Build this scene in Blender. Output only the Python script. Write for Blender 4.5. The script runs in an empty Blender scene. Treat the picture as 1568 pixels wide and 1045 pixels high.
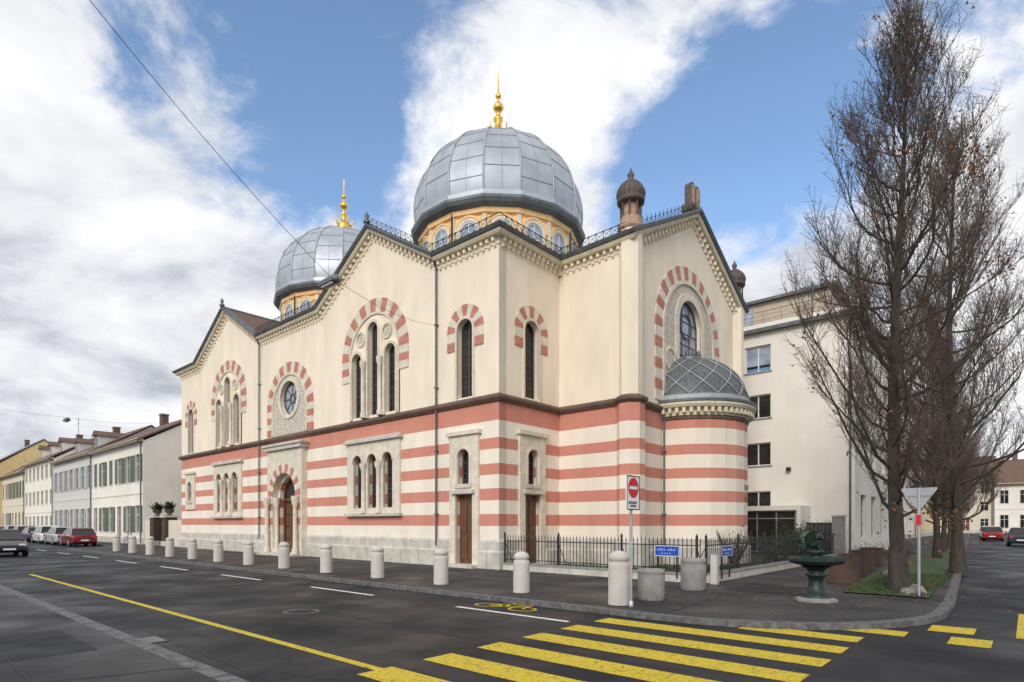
import bpy, math, random
from mathutils import Vector, Matrix
from mathutils.geometry import tessellate_polygon
random.seed(7)
scene=bpy.context.scene
PI=math.pi
# ------------------------------------------------------------ materials
def nd(nt,t,**k):
    n=nt.nodes.new(t)
    for a,b in k.items(): setattr(n,a,b)
    return n
def noise_fac(nt,pos,scale,detail=5,zs=1.0,rough=.55):
    mp=nd(nt,'ShaderNodeMapping'); mp.inputs['Scale'].default_value=(1,1,zs)
    nt.links.new(pos,mp.inputs['Vector'])
    n=nd(nt,'ShaderNodeTexNoise'); n.inputs['Scale'].default_value=scale
    n.inputs['Detail'].default_value=detail; n.inputs['Roughness'].default_value=rough
    nt.links.new(mp.outputs[0],n.inputs['Vector']); return n.outputs['Fac']
def mat(name,col,rough=.7,metal=0.0,var=.12,scale=2.0,bump=.1,bscale=40,col2=None,zs=1.0,rvar=0.0,ramp=None,lo=.35,hi=.65,dirt=0.0,spec=.5):
    m=bpy.data.materials.new(name); m.use_nodes=True; nt=m.node_tree
    b=nt.nodes['Principled BSDF']; L=nt.links.new
    b.inputs['Specular IOR Level'].default_value=spec
    geo=nd(nt,'ShaderNodeNewGeometry'); pos=geo.outputs['Position']
    f=noise_fac(nt,pos,scale,4,zs)
    mr=nd(nt,'ShaderNodeMapRange'); mr.inputs[1].default_value=lo; mr.inputs[2].default_value=hi
    L(f,mr.inputs[0])
    mx=nd(nt,'ShaderNodeMix',data_type='RGBA'); L(mr.outputs[0],mx.inputs[0])
    if ramp:
        sp=nd(nt,'ShaderNodeSeparateXYZ'); L(pos,sp.inputs[0])
        dv=nd(nt,'ShaderNodeMath',operation='DIVIDE'); dv.inputs[1].default_value=8.0; L(sp.outputs[2],dv.inputs[0])
        cr=nd(nt,'ShaderNodeValToRGB'); cr.color_ramp.interpolation='CONSTANT'; e=cr.color_ramp.elements
        e[0].position=0; e[0].color=(*ramp[0][1],1); e[1].position=ramp[1][0]/8; e[1].color=(*ramp[1][1],1)
        for z,c in ramp[2:]:
            q=e.new(z/8); q.color=(*c,1)
        L(dv.outputs[0],cr.inputs[0])
        mu=nd(nt,'ShaderNodeMix',data_type='RGBA',blend_type='MULTIPLY'); mu.inputs[0].default_value=1
        mx.inputs[6].default_value=(1-var,1-var,1-var*1.1,1); mx.inputs[7].default_value=(1+var*.3,)*3+(1,)
        L(cr.outputs[0],mu.inputs[6]); L(mx.outputs[2],mu.inputs[7]); out=mu.outputs[2]
    else:
        c2=col2 if col2 else tuple(min(1,c*(1+var)) for c in col)
        c1=col if col2 else tuple(c*(1-var) for c in col)
        mx.inputs[6].default_value=(*c1,1); mx.inputs[7].default_value=(*c2,1); out=mx.outputs[2]
    if dirt>0:
        f3=noise_fac(nt,pos,.9,6,.18,.7)
        m3=nd(nt,'ShaderNodeMapRange'); m3.inputs[1].default_value=.5; m3.inputs[2].default_value=.75
        m3.inputs[3].default_value=1; m3.inputs[4].default_value=1-dirt; L(f3,m3.inputs[0])
        mm=nd(nt,'ShaderNodeMix',data_type='RGBA',blend_type='MULTIPLY'); mm.inputs[0].default_value=1
        L(out,mm.inputs[6]); L(m3.outputs[0],mm.inputs[7]); out=mm.outputs[2]
    L(out,b.inputs['Base Color'])
    b.inputs['Roughness'].default_value=rough; b.inputs['Metallic'].default_value=metal
    if rvar>0:
        f2=noise_fac(nt,pos,.6,5)
        m2=nd(nt,'ShaderNodeMapRange'); m2.inputs[1].default_value=.35; m2.inputs[2].default_value=.65
        m2.inputs[3].default_value=rough-rvar; m2.inputs[4].default_value=min(1,rough+rvar); L(f2,m2.inputs[0]); L(m2.outputs[0],b.inputs['Roughness'])
    if bump>0:
        fb=noise_fac(nt,pos,bscale,3)
        bp=nd(nt,'ShaderNodeBump'); bp.inputs['Strength'].default_value=bump; bp.inputs['Distance'].default_value=.02
        L(fb,bp.inputs['Height']); L(bp.outputs[0],b.inputs['Normal'])
    return m
CREAM=(.86,.755,.605); RED=(.61,.25,.18); CR2=(.86,.775,.66); STONE=(.54,.51,.45)
stripes=[(0,STONE),(1.05,CR2),(1.55,RED),(1.97,CR2),(2.5,RED),(2.91,CR2),(3.43,RED),(3.84,CR2),(4.35,RED),(4.76,CR2),(5.38,RED),(6.1,CREAM)]
M_wall=mat('stucco_striped',CREAM,.85,var=.08,scale=1.2,bump=.15,bscale=60,zs=.4,ramp=stripes,dirt=.09)
M_cream=mat('stucco_cream',CREAM,.85,var=.05,scale=1.5,bump=.1)
M_red=mat('stone_red',(.48,.20,.15),.85,var=.15,scale=3)
M_stone=mat('sandstone_grey',STONE,.85,var=.14,scale=2.5,bump=.3,bscale=30,dirt=.25)
M_frame=mat('sandstone_light',(.68,.61,.50),.85,var=.1,scale=3,bump=.2,dirt=.15)
M_carved=mat('carved_tympanum',(.42,.39,.33),.85,scale=9,var=.2,col2=(.64,.58,.47),bump=1,bscale=16,lo=.42,hi=.58)
M_corn=mat('cornice_stone',(.72,.65,.49),.85,var=.1,scale=3,dirt=.2)
M_brown=mat('brown_moulding',(.13,.08,.06),.7,var=.2)
M_gutter=mat('zinc_gutter',(.12,.135,.14),.5,metal=.3,var=.2)
M_glass=mat('window_glass',(.025,.024,.024),.12,var=.5,scale=1.2,bump=.0)
M_glassb=mat('window_glass_sky_tint',(.30,.36,.44),.15,var=.3,scale=1.5,bump=.0)  # pale blue sky reflection painted into the glass base colour
M_lead=mat('window_bars',(.10,.085,.075),.6)
M_wood=mat('door_wood',(.13,.055,.028),.5,var=.3,scale=8,zs=.15)
M_roof=mat('roof_metal',(.20,.22,.24),.5,metal=.3,var=.15,scale=3)
M_tile=mat('roof_tiles',(.14,.085,.06),.8,var=.35,scale=12,bump=.6,bscale=12)
M_dome=mat('dome_zinc',(.34,.38,.42),.42,metal=.42,var=.1,col2=(.46,.50,.54),scale=.7,bump=.05,bscale=2,rvar=.08,dirt=.12)
M_rib=mat('dome_rib',(.40,.42,.44),.5,metal=.3)
M_seam=mat('dome_seam',(.24,.26,.28),.5,metal=.3)
M_drum=mat('drum_ochre',(.86,.55,.26),.8,var=.08)
M_gold=mat('gold',(.85,.50,.10),.3,metal=.9,var=.1,bump=0)
M_slate=mat('slate',(.10,.115,.12),.55,var=.35,scale=9,bump=.6,bscale=14)
M_turret=mat('turret_stone',(.10,.075,.065),.7,var=.25,scale=6)
M_turrets=mat('turret_sandstone',(.42,.28,.20),.8,var=.2,scale=6)
M_iron=mat('iron_black',(.02,.02,.022),.45,var=.2)
M_conc=mat('concrete',(.54,.51,.46),.85,var=.06,scale=3,bump=.25,dirt=.25)
M_concd=mat('concrete_grey',(.27,.26,.245),.85,var=.15,scale=5,bump=.3,dirt=.2)
M_asph=mat('asphalt',(.014,.0145,.0165),.55,scale=.45,col2=(.030,.031,.034),bump=.7,bscale=90,rvar=.2,spec=.22)
M_asph2=mat('asphalt_patch',(.022,.023,.025),.6,var=.3,scale=3,bump=.6,bscale=90,rvar=.15,spec=.22)
M_pave=mat('pavement_asphalt',(.026,.0255,.0265),.6,scale=.5,col2=(.060,.058,.058),bump=.6,bscale=80,rvar=.22,spec=.28)
M_kerb=mat('kerb_granite',(.12,.12,.12),.7,var=.35,scale=7,bump=.3,spec=.3)
M_yel=mat('road_paint_yellow',(.26,.20,.025),.6,scale=18,col2=(.60,.45,.03),bump=.4,bscale=80,lo=.32,hi=.50,spec=.3)
M_white=mat('road_paint_white',(.32,.32,.32),.6,scale=12,col2=(.72,.72,.72),bump=.3,lo=.28,hi=.5)
M_grass=mat('grass_green',(.028,.052,.015),.9,scale=5,col2=(.065,.10,.03),bump=.5)
M_soil=mat('soil',(.05,.037,.025),.95,var=.3,scale=8,bump=.8)
M_bark=mat('bark',(.052,.041,.033),.9,var=.3,scale=8,bump=.6,zs=.3)
M_twig=mat('twig_bark',(.105,.078,.060),.9,var=.25,scale=2,bump=0)
M_leaf=mat('brown_leaves',(.16,.065,.022),.8,var=.4,scale=20,bump=0)
M_green=mat('evergreen',(.015,.03,.012),.8,col2=(.05,.085,.03),scale=6,bump=0)
M_bronze=mat('bronze_patina',(.012,.026,.022),.45,metal=.4,col2=(.03,.055,.045),scale=9,bump=.2)
M_corten=mat('corten',(.065,.036,.026),.8,var=.35,scale=2)
M_bldg=mat('render_white',(.80,.765,.69),.85,var=.05,scale=.6,dirt=.07)
M_bldg2=mat('render_yellow',(.74,.56,.28),.85,var=.06,dirt=.1)
M_bldg3=mat('render_grey',(.60,.60,.58),.85,var=.06,dirt=.1)
M_bldg4=mat('render_beige',(.68,.61,.49),.85,var=.06,dirt=.1)
M_rubble=mat('rubble_stone',(.22,.20,.175),.9,var=.35,scale=5,bump=.6)
M_shut=mat('shutter_green',(.09,.13,.09),.6)
M_shutw=mat('shutter_grey',(.42,.44,.44),.6)
M_wf=mat('window_frame_white',(.75,.75,.73),.5,bump=0)
M_alu=mat('aluminium',(.45,.46,.47),.4,metal=.6,bump=0)
M_sred=mat('sign_red',(.60,.02,.02),.4,bump=0,var=.04)
M_swhite=mat('sign_white',(.8,.8,.8),.4,bump=0,var=.03)
M_sblue=mat('sign_blue',(.01,.07,.42),.4,bump=0,var=.04)
M_black=mat('rubber_black',(.015,.015,.015),.7)
M_cyan=mat('blind_blue',(.10,.27,.50),.5,bump=0)
# ------------------------------------------------------------ mesh builder
class MB:
    def __init__(s): s.v=[];s.f=[];s.mi=[];s.sm=[];s.mats=[];s.M=Matrix.Identity(4)
    def add(s,vs,fs,m,smooth=False):
        if m not in s.mats: s.mats.append(m)
        k=s.mats.index(m); o=len(s.v); M=s.M
        s.v.extend([(M@Vector(v))[:] for v in vs])
        for f in fs:
            s.f.append([i+o for i in f]); s.mi.append(k); s.sm.append(smooth)
    def box(s,x0,x1,y0,y1,z0,z1,m):
        s.add([(x0,y0,z0),(x1,y0,z0),(x1,y1,z0),(x0,y1,z0),(x0,y0,z1),(x1,y0,z1),(x1,y1,z1),(x0,y1,z1)],
          [(3,2,1,0),(4,5,6,7),(0,1,5,4),(1,2,6,5),(2,3,7,6),(3,0,4,7)],m)
    def lathe(s,prof,cx,cy,n,m,smooth=True,off=0.0,a0=0,a1=2*PI):
        full=abs(a1-a0-2*PI)<1e-6; k=n if full else n+1
        vs=[];fs=[]
        for r,z in prof:
            for i in range(k):
                a=a0+(a1-a0)*i/n+off; vs.append((cx+r*math.cos(a),cy+r*math.sin(a),z))
        for j in range(len(prof)-1):
            for i in range(n):
                i2=(i+1)%k if full else i+1
                fs.append((j*k+i,j*k+i2,(j+1)*k+i2,(j+1)*k+i))
        s.add(vs,fs,m,smooth)
    def tube(s,pts,rad,m,n=4,smooth=True,caps=False):
        vs=[];fs=[]; pts=[Vector(p) for p in pts]
        if not isinstance(rad,(list,tuple)): rad=[rad]*len(pts)
        for i,p in enumerate(pts):
            d=(pts[min(i+1,len(pts)-1)]-pts[max(i-1,0)])
            if d.length<1e-9: d=Vector((0,0,1))
            d.normalize()
            up=Vector((0,0,1)) if abs(d.z)<.9 else Vector((1,0,0))
            a=d.cross(up).normalized(); b=d.cross(a)
            for k in range(n):
                t=2*PI*k/n+PI/4; vs.append(p+(a*math.cos(t)+b*math.sin(t))*rad[i])
        for i in range(len(pts)-1):
            for k in range(n):
                fs.append((i*n+k,i*n+(k+1)%n,(i+1)*n+(k+1)%n,(i+1)*n+k))
        if caps: fs.append(tuple(range(n))); fs.append(tuple(range((len(pts)-1)*n,len(pts)*n)))
        s.add(vs,fs,m,smooth)
    def panel(s,outline,holes,y0,y1,m,mrev=None):
        loops=[outline]+holes
        tri=tessellate_polygon([[Vector((p[0],p[1],0)) for p in l] for l in loops])
        flat=[p for l in loops for p in l]
        s.add([(p[0],y0,p[1]) for p in flat],[tuple(t) for t in tri],m)
        for l in loops:
            n=len(l); vs=[(p[0],y0,p[1]) for p in l]+[(p[0],y1,p[1]) for p in l]
            s.add(vs,[(i,(i+1)%n,(i+1)%n+n,i+n) for i in range(n)],mrev or m)
    def band(s,outer,inner,y0,y1,m):
        n=len(outer)
        vs=[(p[0],y0,p[1]) for p in outer]+[(p[0],y0,p[1]) for p in inner]+[(p[0],y1,p[1]) for p in outer]+[(p[0],y1,p[1]) for p in inner]
        fs=[]
        for i in range(n-1):
            fs+=[(i,i+1,n+i+1,n+i),(i,2*n+i,2*n+i+1,i+1),(n+i,n+i+1,3*n+i+1,3*n+i)]
        fs+=[(0,n,3*n,2*n),(n-1,2*n-1,4*n-1,3*n-1)]
        s.add(vs,fs,m)
    def build(s,name,parent=None,bevel=0,loc=None,rot=0):
        me=bpy.data.meshes.new(name); me.from_pydata(s.v,[],s.f)
        for m in s.mats: me.materials.append(m)
        me.polygons.foreach_set('material_index',s.mi); me.polygons.foreach_set('use_smooth',s.sm); me.update()
        o=bpy.data.objects.new(name,me); scene.collection.objects.link(o)
        if parent: o.parent=parent
        if loc: o.location=loc
        o.rotation_euler[2]=rot
        if bevel:
            b=o.modifiers.new('bevel','BEVEL'); b.width=bevel; b.segments=2; b.limit_method='ANGLE'
        return o
def group(name):
    o=bpy.data.objects.new(name,None); scene.collection.objects.link(o); return o
def T(x,y,z=0): return Matrix.Translation((x,y,z))
def RZ(a): return Matrix.Rotation(a,4,'Z')
def arcpts(cx,zs,r,n=16,a0=0,a1=PI): return [(cx+r*math.cos(a0+(a1-a0)*i/n),zs+r*math.sin(a0+(a1-a0)*i/n)) for i in range(n+1)]
def archo(cx,z0,zs,r,n=16): return [(cx-r,z0),(cx+r,z0)]+arcpts(cx,zs,r,n)
def archo_open(cx,z0,zs,r,n=16): return [(cx+r,z0)]+arcpts(cx,zs,r,n)+[(cx-r,z0)]
def circ(cx,cz,r,n=28): return [(cx+r*math.cos(2*PI*i/n),cz+r*math.sin(2*PI*i/n)) for i in range(n)]
def rect(x0,x1,z0,z1): return [(x0,z0),(x1,z0),(x1,z1),(x0,z1)]
def vouss(B,cx,zs,r1,r2,n,zleg,y0,h=.3,start=1):
    for i in range(n):
        a0=PI*i/n;a1=PI*(i+1)/n; m=M_red if (i+start)%2==0 else M_frame; yy=y0 if m is M_frame else y0-.004
        B.band(arcpts(cx,zs,r2,3,a0,a1),arcpts(cx,zs,r1,3,a0,a1),yy,0.02,m)
    k=0; z=zs
    while z-h>=zleg-.01:
        m=M_red if (k+n+start)%2==0 else M_frame
        yy=y0 if m is M_frame else y0-.004
        for sx in (-1,1):
            B.box(min(cx+sx*r1,cx+sx*r2),max(cx+sx*r1,cx+sx*r2),yy,.02,z-h,z,m)
        z-=h;k+=1
def glazing(B,cx,z0,zs,r,depth,m=None,grid=.42,frame=.05,vb=1):
    m=m or M_glass
    B.panel(archo(cx,z0,zs,r+.01),[],depth,depth+.03,m)
    B.band(archo_open(cx,z0,zs,r),archo_open(cx,z0,zs,r-frame),depth-.05,depth-.002,M_lead)
    for k in range(vb):
        x=cx-r+2*r*(k+1)/(vb+1); h=math.sqrt(max(0,r*r-(x-cx)**2))
        B.box(x-.02,x+.02,depth-.04,depth-.003,z0,zs+h-.02,M_lead)
    z=z0+grid
    while z<zs+r*.6:
        w=r if z<zs else math.sqrt(r*r-(z-zs)**2)
        B.box(cx-w,cx+w,depth-.03,depth-.004,z-.012,z+.012,M_lead); z+=grid
def sweep(B,path,prof,m):
    n=len(path); N=[]
    for i in range(n):
        ns=[]
        if i>0: d=Vector(path[i][:2])-Vector(path[i-1][:2]); d.normalize(); ns.append(Vector((d.y,-d.x)))
        if i<n-1: d=Vector(path[i+1][:2])-Vector(path[i][:2]); d.normalize(); ns.append(Vector((d.y,-d.x)))
        N.append(ns[0] if len(ns)==1 else (ns[0]+ns[1])/(1+ns[0].dot(ns[1])))
    k=len(prof); vs=[];fs=[]
    for i,p in enumerate(path):
        for o,dz in prof: vs.append((p[0]+N[i].x*o,p[1]+N[i].y*o,p[2]+dz))
    for i in range(n-1):
        for j in range(k):
            fs.append((i*k+j,i*k+(j+1)%k,(i+1)*k+(j+1)%k,(i+1)*k+j))
    fs.append(tuple(range(k))); fs.append(tuple(range((n-1)*k,n*k)))
    B.add(vs,fs,m)
def bx(o0,o1,z0,z1): return [(o0,z0),(o1,z0),(o1,z1),(o0,z1)]
def along(path,step,fn):
    for i in range(len(path)-1):
        a=Vector(path[i]);b=Vector(path[i+1]); d=Vector((b.x-a.x,b.y-a.y)); L=d.length; d.normalize()
        k=max(1,int(round(L/step)))
        for j in range(k):
            t=(j+.5)/k; p=a.lerp(b,t); fn(p,math.atan2(d.y,d.x),(b.z-a.z)/L,L/k)
# ------------------------------------------------------------ synagogue
syn=group('synagogue')
R90=RZ(PI/2); Mr0=R90; EZ=12.1; AP=14.65
W=MB(); D=MB(); G=MB()
C1,C2=-7.57,-22.58; MID=-15.08
fr_out=[(-30.15,0),(0,0),(0,EZ),(-3.25,EZ),(C1,AP),(-11.9,EZ),(-18.25,EZ),(C2,AP),(-26.9,EZ),(-30.15,EZ)]
holes=[]
for cx in (-1.74,-28.41):
    holes+=[archo(cx,6.45,9.0,.42),archo(cx,3.15,4.15,.32)]
holes.append(rect(-2.2,-1.28,.12,2.75))
for c in (C1,C2):
    for k,zs in ((-1.25,9.05),(0,10.25),(1.25,9.05)): holes.append(archo(c+k,6.5,zs,.37))
    for k in (-1.12,0,1.12): holes.append(archo(c+k,2.35,4.4,.34))
holes.append(circ(MID,8.3,.9)); holes.append(archo(MID,.12,3.1,1.05))
W.panel(fr_out,holes,0,.4,M_wall)
W.M=Mr0; tc=1.83
W.panel(rect(.002,3.63,0,EZ),[archo(tc,6.45,9.0,.42),archo(tc,3.15,4.15,.32),rect(tc-.46,tc+.46,.12,2.75)],0,.4,M_wall)
W.M=T(0,3.63); W.panel(rect(0,3.3,0,EZ),[],0,.35,M_wall)
GC=8.84; AC=8.6
Mg=T(3.3,0)@R90
W.M=Mg
W.panel([(3.632,0),(14.05,0),(14.05,EZ+.1),(GC,15.05),(3.632,EZ+.1)],[archo(AC,8.4,10.15,1.1,24)],0,.4,M_wall)
W.M=Matrix.Identity(4)
W.box(-30.15,-29.8,.41,17.7,0,EZ-.01,M_wall)
W.box(-30.14,0,17.4,17.71,0,EZ-.01,M_wall); W.box(-.35,-.001,14.06,17.39,0,EZ-.01,M_wall); W.box(-.3,3.29,13.75,14.051,0,EZ,M_wall)
def lights_upper(Mx,cx):
    for B in (D,G): B.M=Mx
    glazing(G,cx,6.45,9.0,.42,.25)
    vouss(D,cx,9.0,.52,.98,9,8.3,-.03,.35,start=0)
    D.band(archo_open(cx,6.36,9.0,.52),archo_open(cx,6.36,9.0,.42),-.06,.02,M_frame)
def lower_tower(Mx,cx,door=True):
    for B in (D,G): B.M=Mx
    hs=[archo(cx,3.15,4.15,.32)]
    z0=0.0 if door else 1.05
    if door: hs.append(rect(cx-.46,cx+.46,.12,2.75))
    else: z0=2.6
    D.panel(rect(cx-.78,cx+.78,z0,5.0),hs,-.1,.02,M_frame)
    D.box(cx-.88,cx+.88,-.2,.02,5.0,5.15,M_frame); D.box(cx-.46,cx+.46,-.16,.05,3.0,3.12,M_stone)
    D.band(archo_open(cx,3.15,4.15,.42),archo_open(cx,3.15,4.15,.33),-.14,-.09,M_frame)
    glazing(G,cx,3.15,4.15,.32,.2)
    if door:
        D.box(cx-.46,cx+.46,.15,.2,.12,2.75,M_wood)
        for zz in ((.3,1.2),(1.3,2.6)):
            for sx in (-.4,.04): D.box(cx+sx,cx+sx+.36,.12,.149,zz[0],zz[1],M_wood)
        D.box(cx-.6,cx+.6,-.22,-.101,2.78,2.92,M_stone)
        D.box(cx-.8,cx+.8,-.45,-.102,0,.12,M_stone)
I=Matrix.Identity(4)
lights_upper(I,-1.74); lights_upper(I,-28.41); lights_upper(Mr0,tc)
lower_tower(I,-1.74); lower_tower(Mr0,tc); lower_tower(I,-28.41,False)
for B in (D,G): B.M=I
for c in (C1,C2):
    vouss(D,c,9.2,1.85,2.45,17,8.2,-.04,.33,start=0)
    D.band(arcpts(c,9.2,1.85,20),arcpts(c,9.2,1.75,20),-.07,.02,M_frame)
    for sx in (-1.8,1.8): D.box(c+sx-.05,c+sx+.05,-.06,.02,6.38,9.2,M_frame)
    for k,zs in ((-1.25,9.05),(0,10.25),(1.25,9.05)):
        glazing(G,c+k,6.5,zs,.37,.22,grid=.35)
        D.band(archo_open(c+k,6.4,zs,.5),archo_open(c+k,6.4,zs,.372),-.09,.02,M_frame)
        D.band(archo_open(c+k,6.4,zs,.6),archo_open(c+k,6.4,zs,.5),-.05,.02,M_cream)
    for k in (-.625,.625):
        D.lathe([(.14,6.4),(.14,6.6),(.09,6.66),(.085,8.55),(.16,8.75),(.17,8.95)],c+k,-.14,10,M_frame)
    for k in (-.98,.98):
        D.band(circ(c+k,10.05,.36,24)+[(c+k+.36,10.05)],circ(c+k,10.05,.26,24)+[(c+k+.26,10.05)],-.06,.02,M_frame)
        D.panel(circ(c+k,10.05,.25,20),[],-.012,.01,M_carved)
    hs=[archo(c+k,2.35,4.4,.34) for k in (-1.12,0,1.12)]
    D.panel(rect(c-1.95,c+1.95,2.1,5.3),hs,-.1,.02,M_frame)
    D.box(c-2.1,c+2.1,-.24,.02,5.3,5.42,M_stone); D.box(c-2.05,c+2.05,-.18,.02,5.42,5.5,M_stone)
    D.box(c-2.05,c+2.05,-.22,.02,1.98,2.1,M_stone)
    for k in (-1.12,0,1.12):
        glazing(G,c+k,2.35,4.4,.34,.2)
        D.band(arcpts(c+k,4.4,.47),arcpts(c+k,4.4,.35),-.15,-.09,M_frame)
    for k in (-.56,.56): D.lathe([(.15,2.12),(.15,2.3),(.1,2.38),(.095,4.0),(.18,4.2),(.18,4.35)],c+k,-.17,10,M_frame)
vouss(D,MID,7.8,1.85,2.42,17,6.42,-.04,.34,start=0)
D.panel(archo(MID,6.4,7.8,1.85,24),[circ(MID,8.3,.9)],-.02,.01,M_carved)
D.band(circ(MID,8.3,1.1)+[(MID+1.1,8.3)],circ(MID,8.3,.9)+[(MID+.9,8.3)],-.08,.0,M_frame)
D.band(archo_open(MID,6.4,7.8,1.85,24),archo_open(MID,6.4,7.8,1.72,24),-.07,.0,M_frame)
G.panel(circ(MID,8.3,.91),[],.2,.23,M_glassb)
for r in (.25,.85): G.band(circ(MID,8.3,r)+[(MID+r,8.3)],circ(MID,8.3,r-.05)+[(MID+r-.05,8.3)],.14,.198,M_lead)
for k in range(8):
    a=2*PI*k/8; G.tube([(MID+.25*math.cos(a),.17,8.3+.25*math.sin(a)),(MID+.85*math.cos(a),.17,8.3+.85*math.sin(a))],.02,M_lead)
# portal
D.panel([(MID-1.82,0),(MID+1.82,0),(MID+1.82,5.55),(MID-1.82,5.55)],[archo(MID,.12,3.1,1.2,20)],-.32,.0,M_frame)
D.M=T(0,-.32); vouss(D,MID,3.1,1.22,1.68,15,1.2,-.03,.38,start=0); D.M=I
D.box(MID-1.95,MID+1.95,-.48,.02,5.55,5.75,M_stone); D.box(MID-2.05,MID+2.05,-.56,.02,5.752,5.86,M_stone)
D.panel(archo(MID,.1,3.1,1.06),[],.3,.36,M_wood)
D.band(archo_open(MID,.12,3.1,1.05),archo_open(MID,.12,3.1,.93),.2,.299,M_wood)
D.box(MID-.93,MID+.93,.18,.298,2.85,3.0,M_wood); D.box(MID-.03,MID+.03,.24,.298,.12,2.85,M_wood)
G.panel(arcpts(MID,3.05,.9),[],.27,.295,M_glass)
for sx in (-1,1):
    for q in range(4):
        D.box(min(MID+sx*.12,MID+sx*.85),max(MID+sx*.12,MID+sx*.85),.25,.296,.25+q*.64,.8+q*.64,M_wood)
    for dx,y in ((1.1,-.14),(1.5,-.5)):
        D.lathe([(.16,.1),(.16,.35),(.11,.42),(.1,2.5),(.18,2.75),(.2,2.95),(.2,3.05)],MID+sx*dx,y,10,M_frame)
for k in range(3): D.box(MID-1.75,MID+1.75,-1.0+.22*k,-.321,.04*k,.04*(k+1),M_stone)
# wing arch
D.M=Mg; G.M=Mg
vouss(D,AC,9.5,2.55,3.15,23,6.5,-.04,.42,start=0)
D.panel(archo(AC,6.4,9.5,2.5,28),[archo(AC,8.4,10.15,1.1,24)],-.02,.01,M_carved)
D.band(archo_open(AC,6.4,9.5,2.56,28),archo_open(AC,6.4,9.5,2.4,28),-.08,0,M_frame)
D.band(archo_open(AC,8.4,10.15,1.42,24),archo_open(AC,8.4,10.15,1.1,24),-.07,0,M_frame)
for sx in (-1.85,1.85):
    D.band(circ(AC+sx,8.4,.5)+[(AC+sx+.5,8.4)],circ(AC+sx,8.4,.38)+[(AC+sx+.38,8.4)],-.07,0,M_frame)
    G.panel(circ(AC+sx,8.4,.37),[],-.03,-.01,M_carved)
glazing(G,AC,8.4,10.15,1.1,.2,m=M_glassb,grid=.5,vb=2,frame=.08)
G.band(circ(AC,10.2,.55)+[(AC+.55,10.2)],circ(AC,10.2,.48)+[(AC+.48,10.2)],.13,.17,M_lead)
for B in (D,G): B.M=I
per=[(-30.15,6,0),(-30.15,0,0),(0,0,0),(0,3.63,0),(3.3,3.63,0)]
band=[(x,y,6.08) for x,y,_ in per]+[(3.3,6.2,6.08)]
sweep(D,band,[(0,0),(.06,0),(.16,.12),(.16,.2),(.02,.3),(0,.3)],M_brown)
sweep(D,[(3.3,10.9,6.08),(3.3,14.05,6.08),(0,14.05,6.08)],[(0,0),(.06,0),(.16,.12),(.16,.2),(.02,.3),(0,.3)],M_brown)
pl=[(0,0),(.14,0),(.14,.6),(.08,.66),(.08,1.0),(0,1.08)]
for pth in ([(-30.15,6,0),(-30.15,0,0),(MID-1.82,0,0)],[(MID+1.82,0,0),(-2.52,0,0)],[(-.96,0,0),(0,0,0),(0,tc-.78,0)],[(0,tc+.78,0),(0,3.63,0),(3.3,3.63,0),(3.3,6.15,0)],[(3.3,10.95,0),(3.3,14.05,0),(0,14.05,0)]):
    sweep(D,pth,pl,M_stone)
    def jt(p,ang,sl,st):
        D.M=T(p.x,p.y,p.z)@RZ(ang); D.box(-.006,.006,-.143,-.05,.02,.6,M_brown); D.box(st/2-.006,st/2+.006,-.083,-.05,.68,.99,M_brown)
    along(pth,1.25,jt); D.M=I
# cornice
cp=[(-30.15,17.7,EZ),(-30.15,0,EZ),(-26.9,0,EZ),(C2,0,AP),(-18.25,0,EZ),(-11.9,0,EZ),(C1,0,AP),(-3.25,0,EZ),(0,0,EZ),(0,3.63,EZ),(3.3,3.63,EZ+.05),(3.3,GC,15.05),(3.3,14.05,EZ+.1),(0,14.05,EZ+.1)]
sweep(D,cp,bx(0.0,.04,-.34,-.1),M_cream)
sweep(D,cp,[(0,-.1),(.28,-.1),(.34,-.02),(.34,.05),(0,.05)],M_corn)
sweep(D,cp,[(0,.052),(.42,.052),(.48,.16),(.43,.2),(0,.2)],M_gutter)
def br(p,ang,sl,st):
    D.M=T(p.x,p.y,p.z)@RZ(ang)
    D.box(-.05,.05,-.2,-.04,-.26,-.102,M_cream); D.box(-.035,.035,-.1,0,-.42,-.26,M_cream)
along(cp,.29,br); D.M=I
rail=[(x,y,z+.2) for x,y,z in cp[6:11]]
RL=MB()
for seg in (rail,[(3.3,3.9,12.54),(3.3,GC,15.26)],[(-18.25,0,EZ+.2),(-11.9,0,EZ+.2)]):
    for dz in (.04,.32): sweep(RL,[(x,y,z+dz) for x,y,z in seg],bx(.32,.345,0,.022),M_iron)
    def rp(p,ang,sl,st):
        RL.M=T(p.x,p.y,p.z)@RZ(ang); h=st/2
        RL.tube([(-h,-.33,.05-h*sl),(h,-.33,.32+h*sl)],.009,M_iron); RL.tube([(-h,-.33,.32-h*sl),(h,-.33,.05+h*sl)],.009,M_iron)
        RL.box(-.008-h,.008-h,-.34,-.32,-.1,.37,M_iron)
    along(seg,.34,rp); RL.M=I
RL.build('roof_guard_rail',syn)
W.build('walls',syn); D.build('stone_trim',syn); G.build('windows',syn)
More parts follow.
